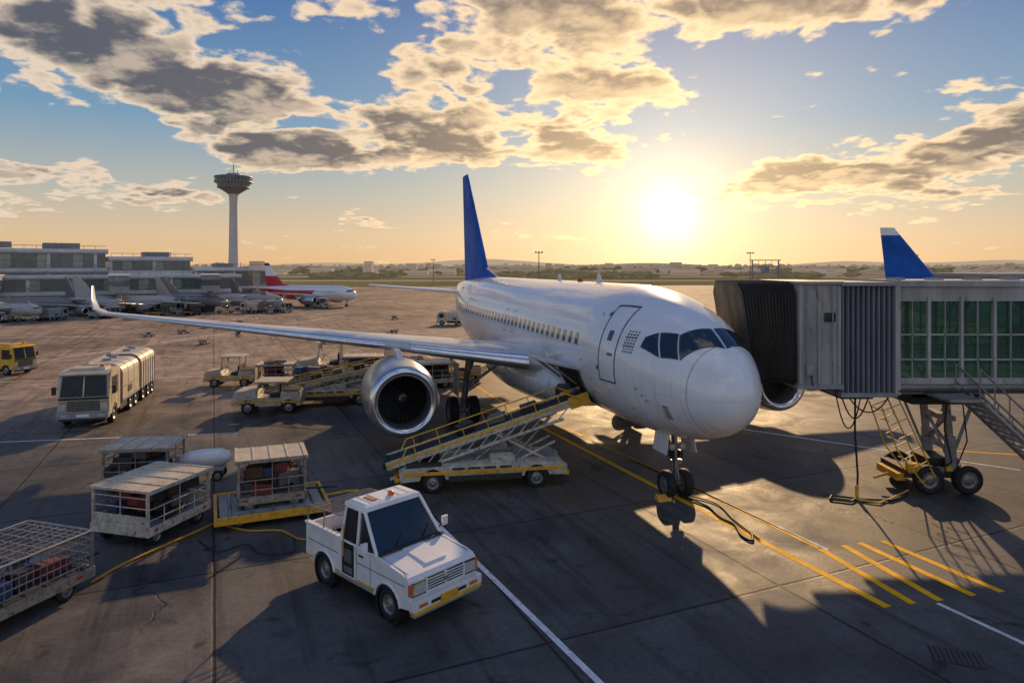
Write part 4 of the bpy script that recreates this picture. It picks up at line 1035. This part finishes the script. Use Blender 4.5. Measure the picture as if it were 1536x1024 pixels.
# cloud banks: (azimuth, elevation, half widths) radians
for a,e,ra,re in((-.55,.31,.18,.08),(-.42,.235,.17,.07),(-.31,.165,.12,.04),(.0,.34,.24,.11),(.11,.235,.15,.085),(-.13,.195,.15,.055),(.45,.36,.36,.06),(.46,.115,.2,.034),(.62,.15,.15,.06),(-.61,.10,.15,.03),(-.70,.20,.05,.035)):
    q=vm('MULTIPLY_ADD',ae.outputs[0],(1/ra,1/re,0),(-a/ra,-e/re,0)).outputs[0]
    ln=nt.nodes.new('ShaderNodeVectorMath'); ln.operation='LENGTH'; L(q,ln.inputs[0])
    k=mr(ln.outputs['Value'],1.55,.25)
    g=k if g is None else mt('MAXIMUM',g,k)
back_fill=mr(Y,.25,-.25)      # unseen cloud deck behind the camera, added as fill for shaded sides
c=mt('MULTIPLY_ADD',mt('MAXIMUM',g,mt('MULTIPLY',back_fill,.45)),.37,n1)
c=mt('MULTIPLY_ADD',lum,.17,c)
mask=mr(c,.60,.685); thick=mr(c,.66,.84)
SD=Vector((math.sin(AZ)*math.cos(R(4.3)),math.cos(AZ)*math.cos(R(4.3)),math.sin(R(4.3))))
dt=vm('DOT_PRODUCT',D,tuple(SD)).outputs['Value']
om=mt('MAXIMUM',mt('SUBTRACT',1,dt),0)
def ex(k): return mt('POWER',2.71828,mt('MULTIPLY',om,-k))
near=ex(9)
lit=mr(mt('MULTIPLY_ADD',lum,.12,mt('SUBTRACT',n1,n2)),-.05,.14)
bright=mix(near,(.82,.67,.52),(1.15,.80,.42))
dark=mix(near,(.10,.11,.14),(.20,.16,.125))
darkm=mt('MULTIPLY',mt('MULTIPLY',thick,mt('SUBTRACT',1,mt('MULTIPLY',lit,.55))),mt('SUBTRACT',1,mt('MULTIPLY',back_fill,.8)))
bright=mix(back_fill,bright,(.78,.80,.86))
ccol=mix(darkm,bright,dark)
# clear sky: physical sky, compressed, blended with hand-picked clear-sky gradient
ns=scl(sky.outputs[0],.06)
ns=vm('DIVIDE',ns,vm('ADD',vm('MULTIPLY',ns,(1.6,1.6,1.6)).outputs[0],(1,1,1)).outputs[0]).outputs[0]
cr=nt.nodes.new('ShaderNodeValToRGB'); L(mr(el,0,.6,0,1,False),cr.inputs[0])
els=cr.color_ramp.elements; els[0].position=0; els[0].color=(.86,.52,.25,1); els[1].position=1; els[1].color=(.03,.11,.33,1)
for p_,c_ in((.07,(.80,.57,.34,1)),(.17,(.52,.52,.45,1)),(.33,(.19,.36,.53,1)),(.6,(.05,.18,.44,1))):
    e_=els.new(p_); e_.color=c_
base=mix(.84,ns,cr.outputs[0])
hm=mr(el,.0,.07)
skyc=mix(mt('MULTIPLY',mask,mt('MULTIPLY_ADD',hm,.6,.36)),base,ccol)
lor=mt('DIVIDE',1,mt('MULTIPLY_ADD',om,1500,1)); lor=mt('SUBTRACT',lor,.002)
glow=scl((1,.76,.42),mt('MULTIPLY',mt('MAXIMUM',lor,0),2.0))
glow=vm('ADD',glow,scl((1,.66,.30),mt('MULTIPLY',ex(28),.40))).outputs[0]
glow=vm('ADD',glow,scl((1,.60,.26),mt('MULTIPLY',ex(8),.10))).outputs[0]
fin=vm('ADD',skyc,glow).outputs[0]
bg=nt.nodes.new('ShaderNodeBackground'); bg.inputs[1].default_value=1.0; L(fin,bg.inputs[0])
o=nt.nodes.new('ShaderNodeOutputWorld'); L(bg.outputs[0],o.inputs[0])

# ------------------------------------------------------------------ camera
cam=bpy.data.cameras.new('camera'); co=bpy.data.objects.new('camera',cam); scene.collection.objects.link(co)
co.location=(0,0,6.4); co.rotation_euler=(R(90),0,0); cam.lens=24; cam.sensor_width=36; cam.shift_y=-.0729; cam.clip_end=20000; cam.clip_start=.1
scene.camera=co
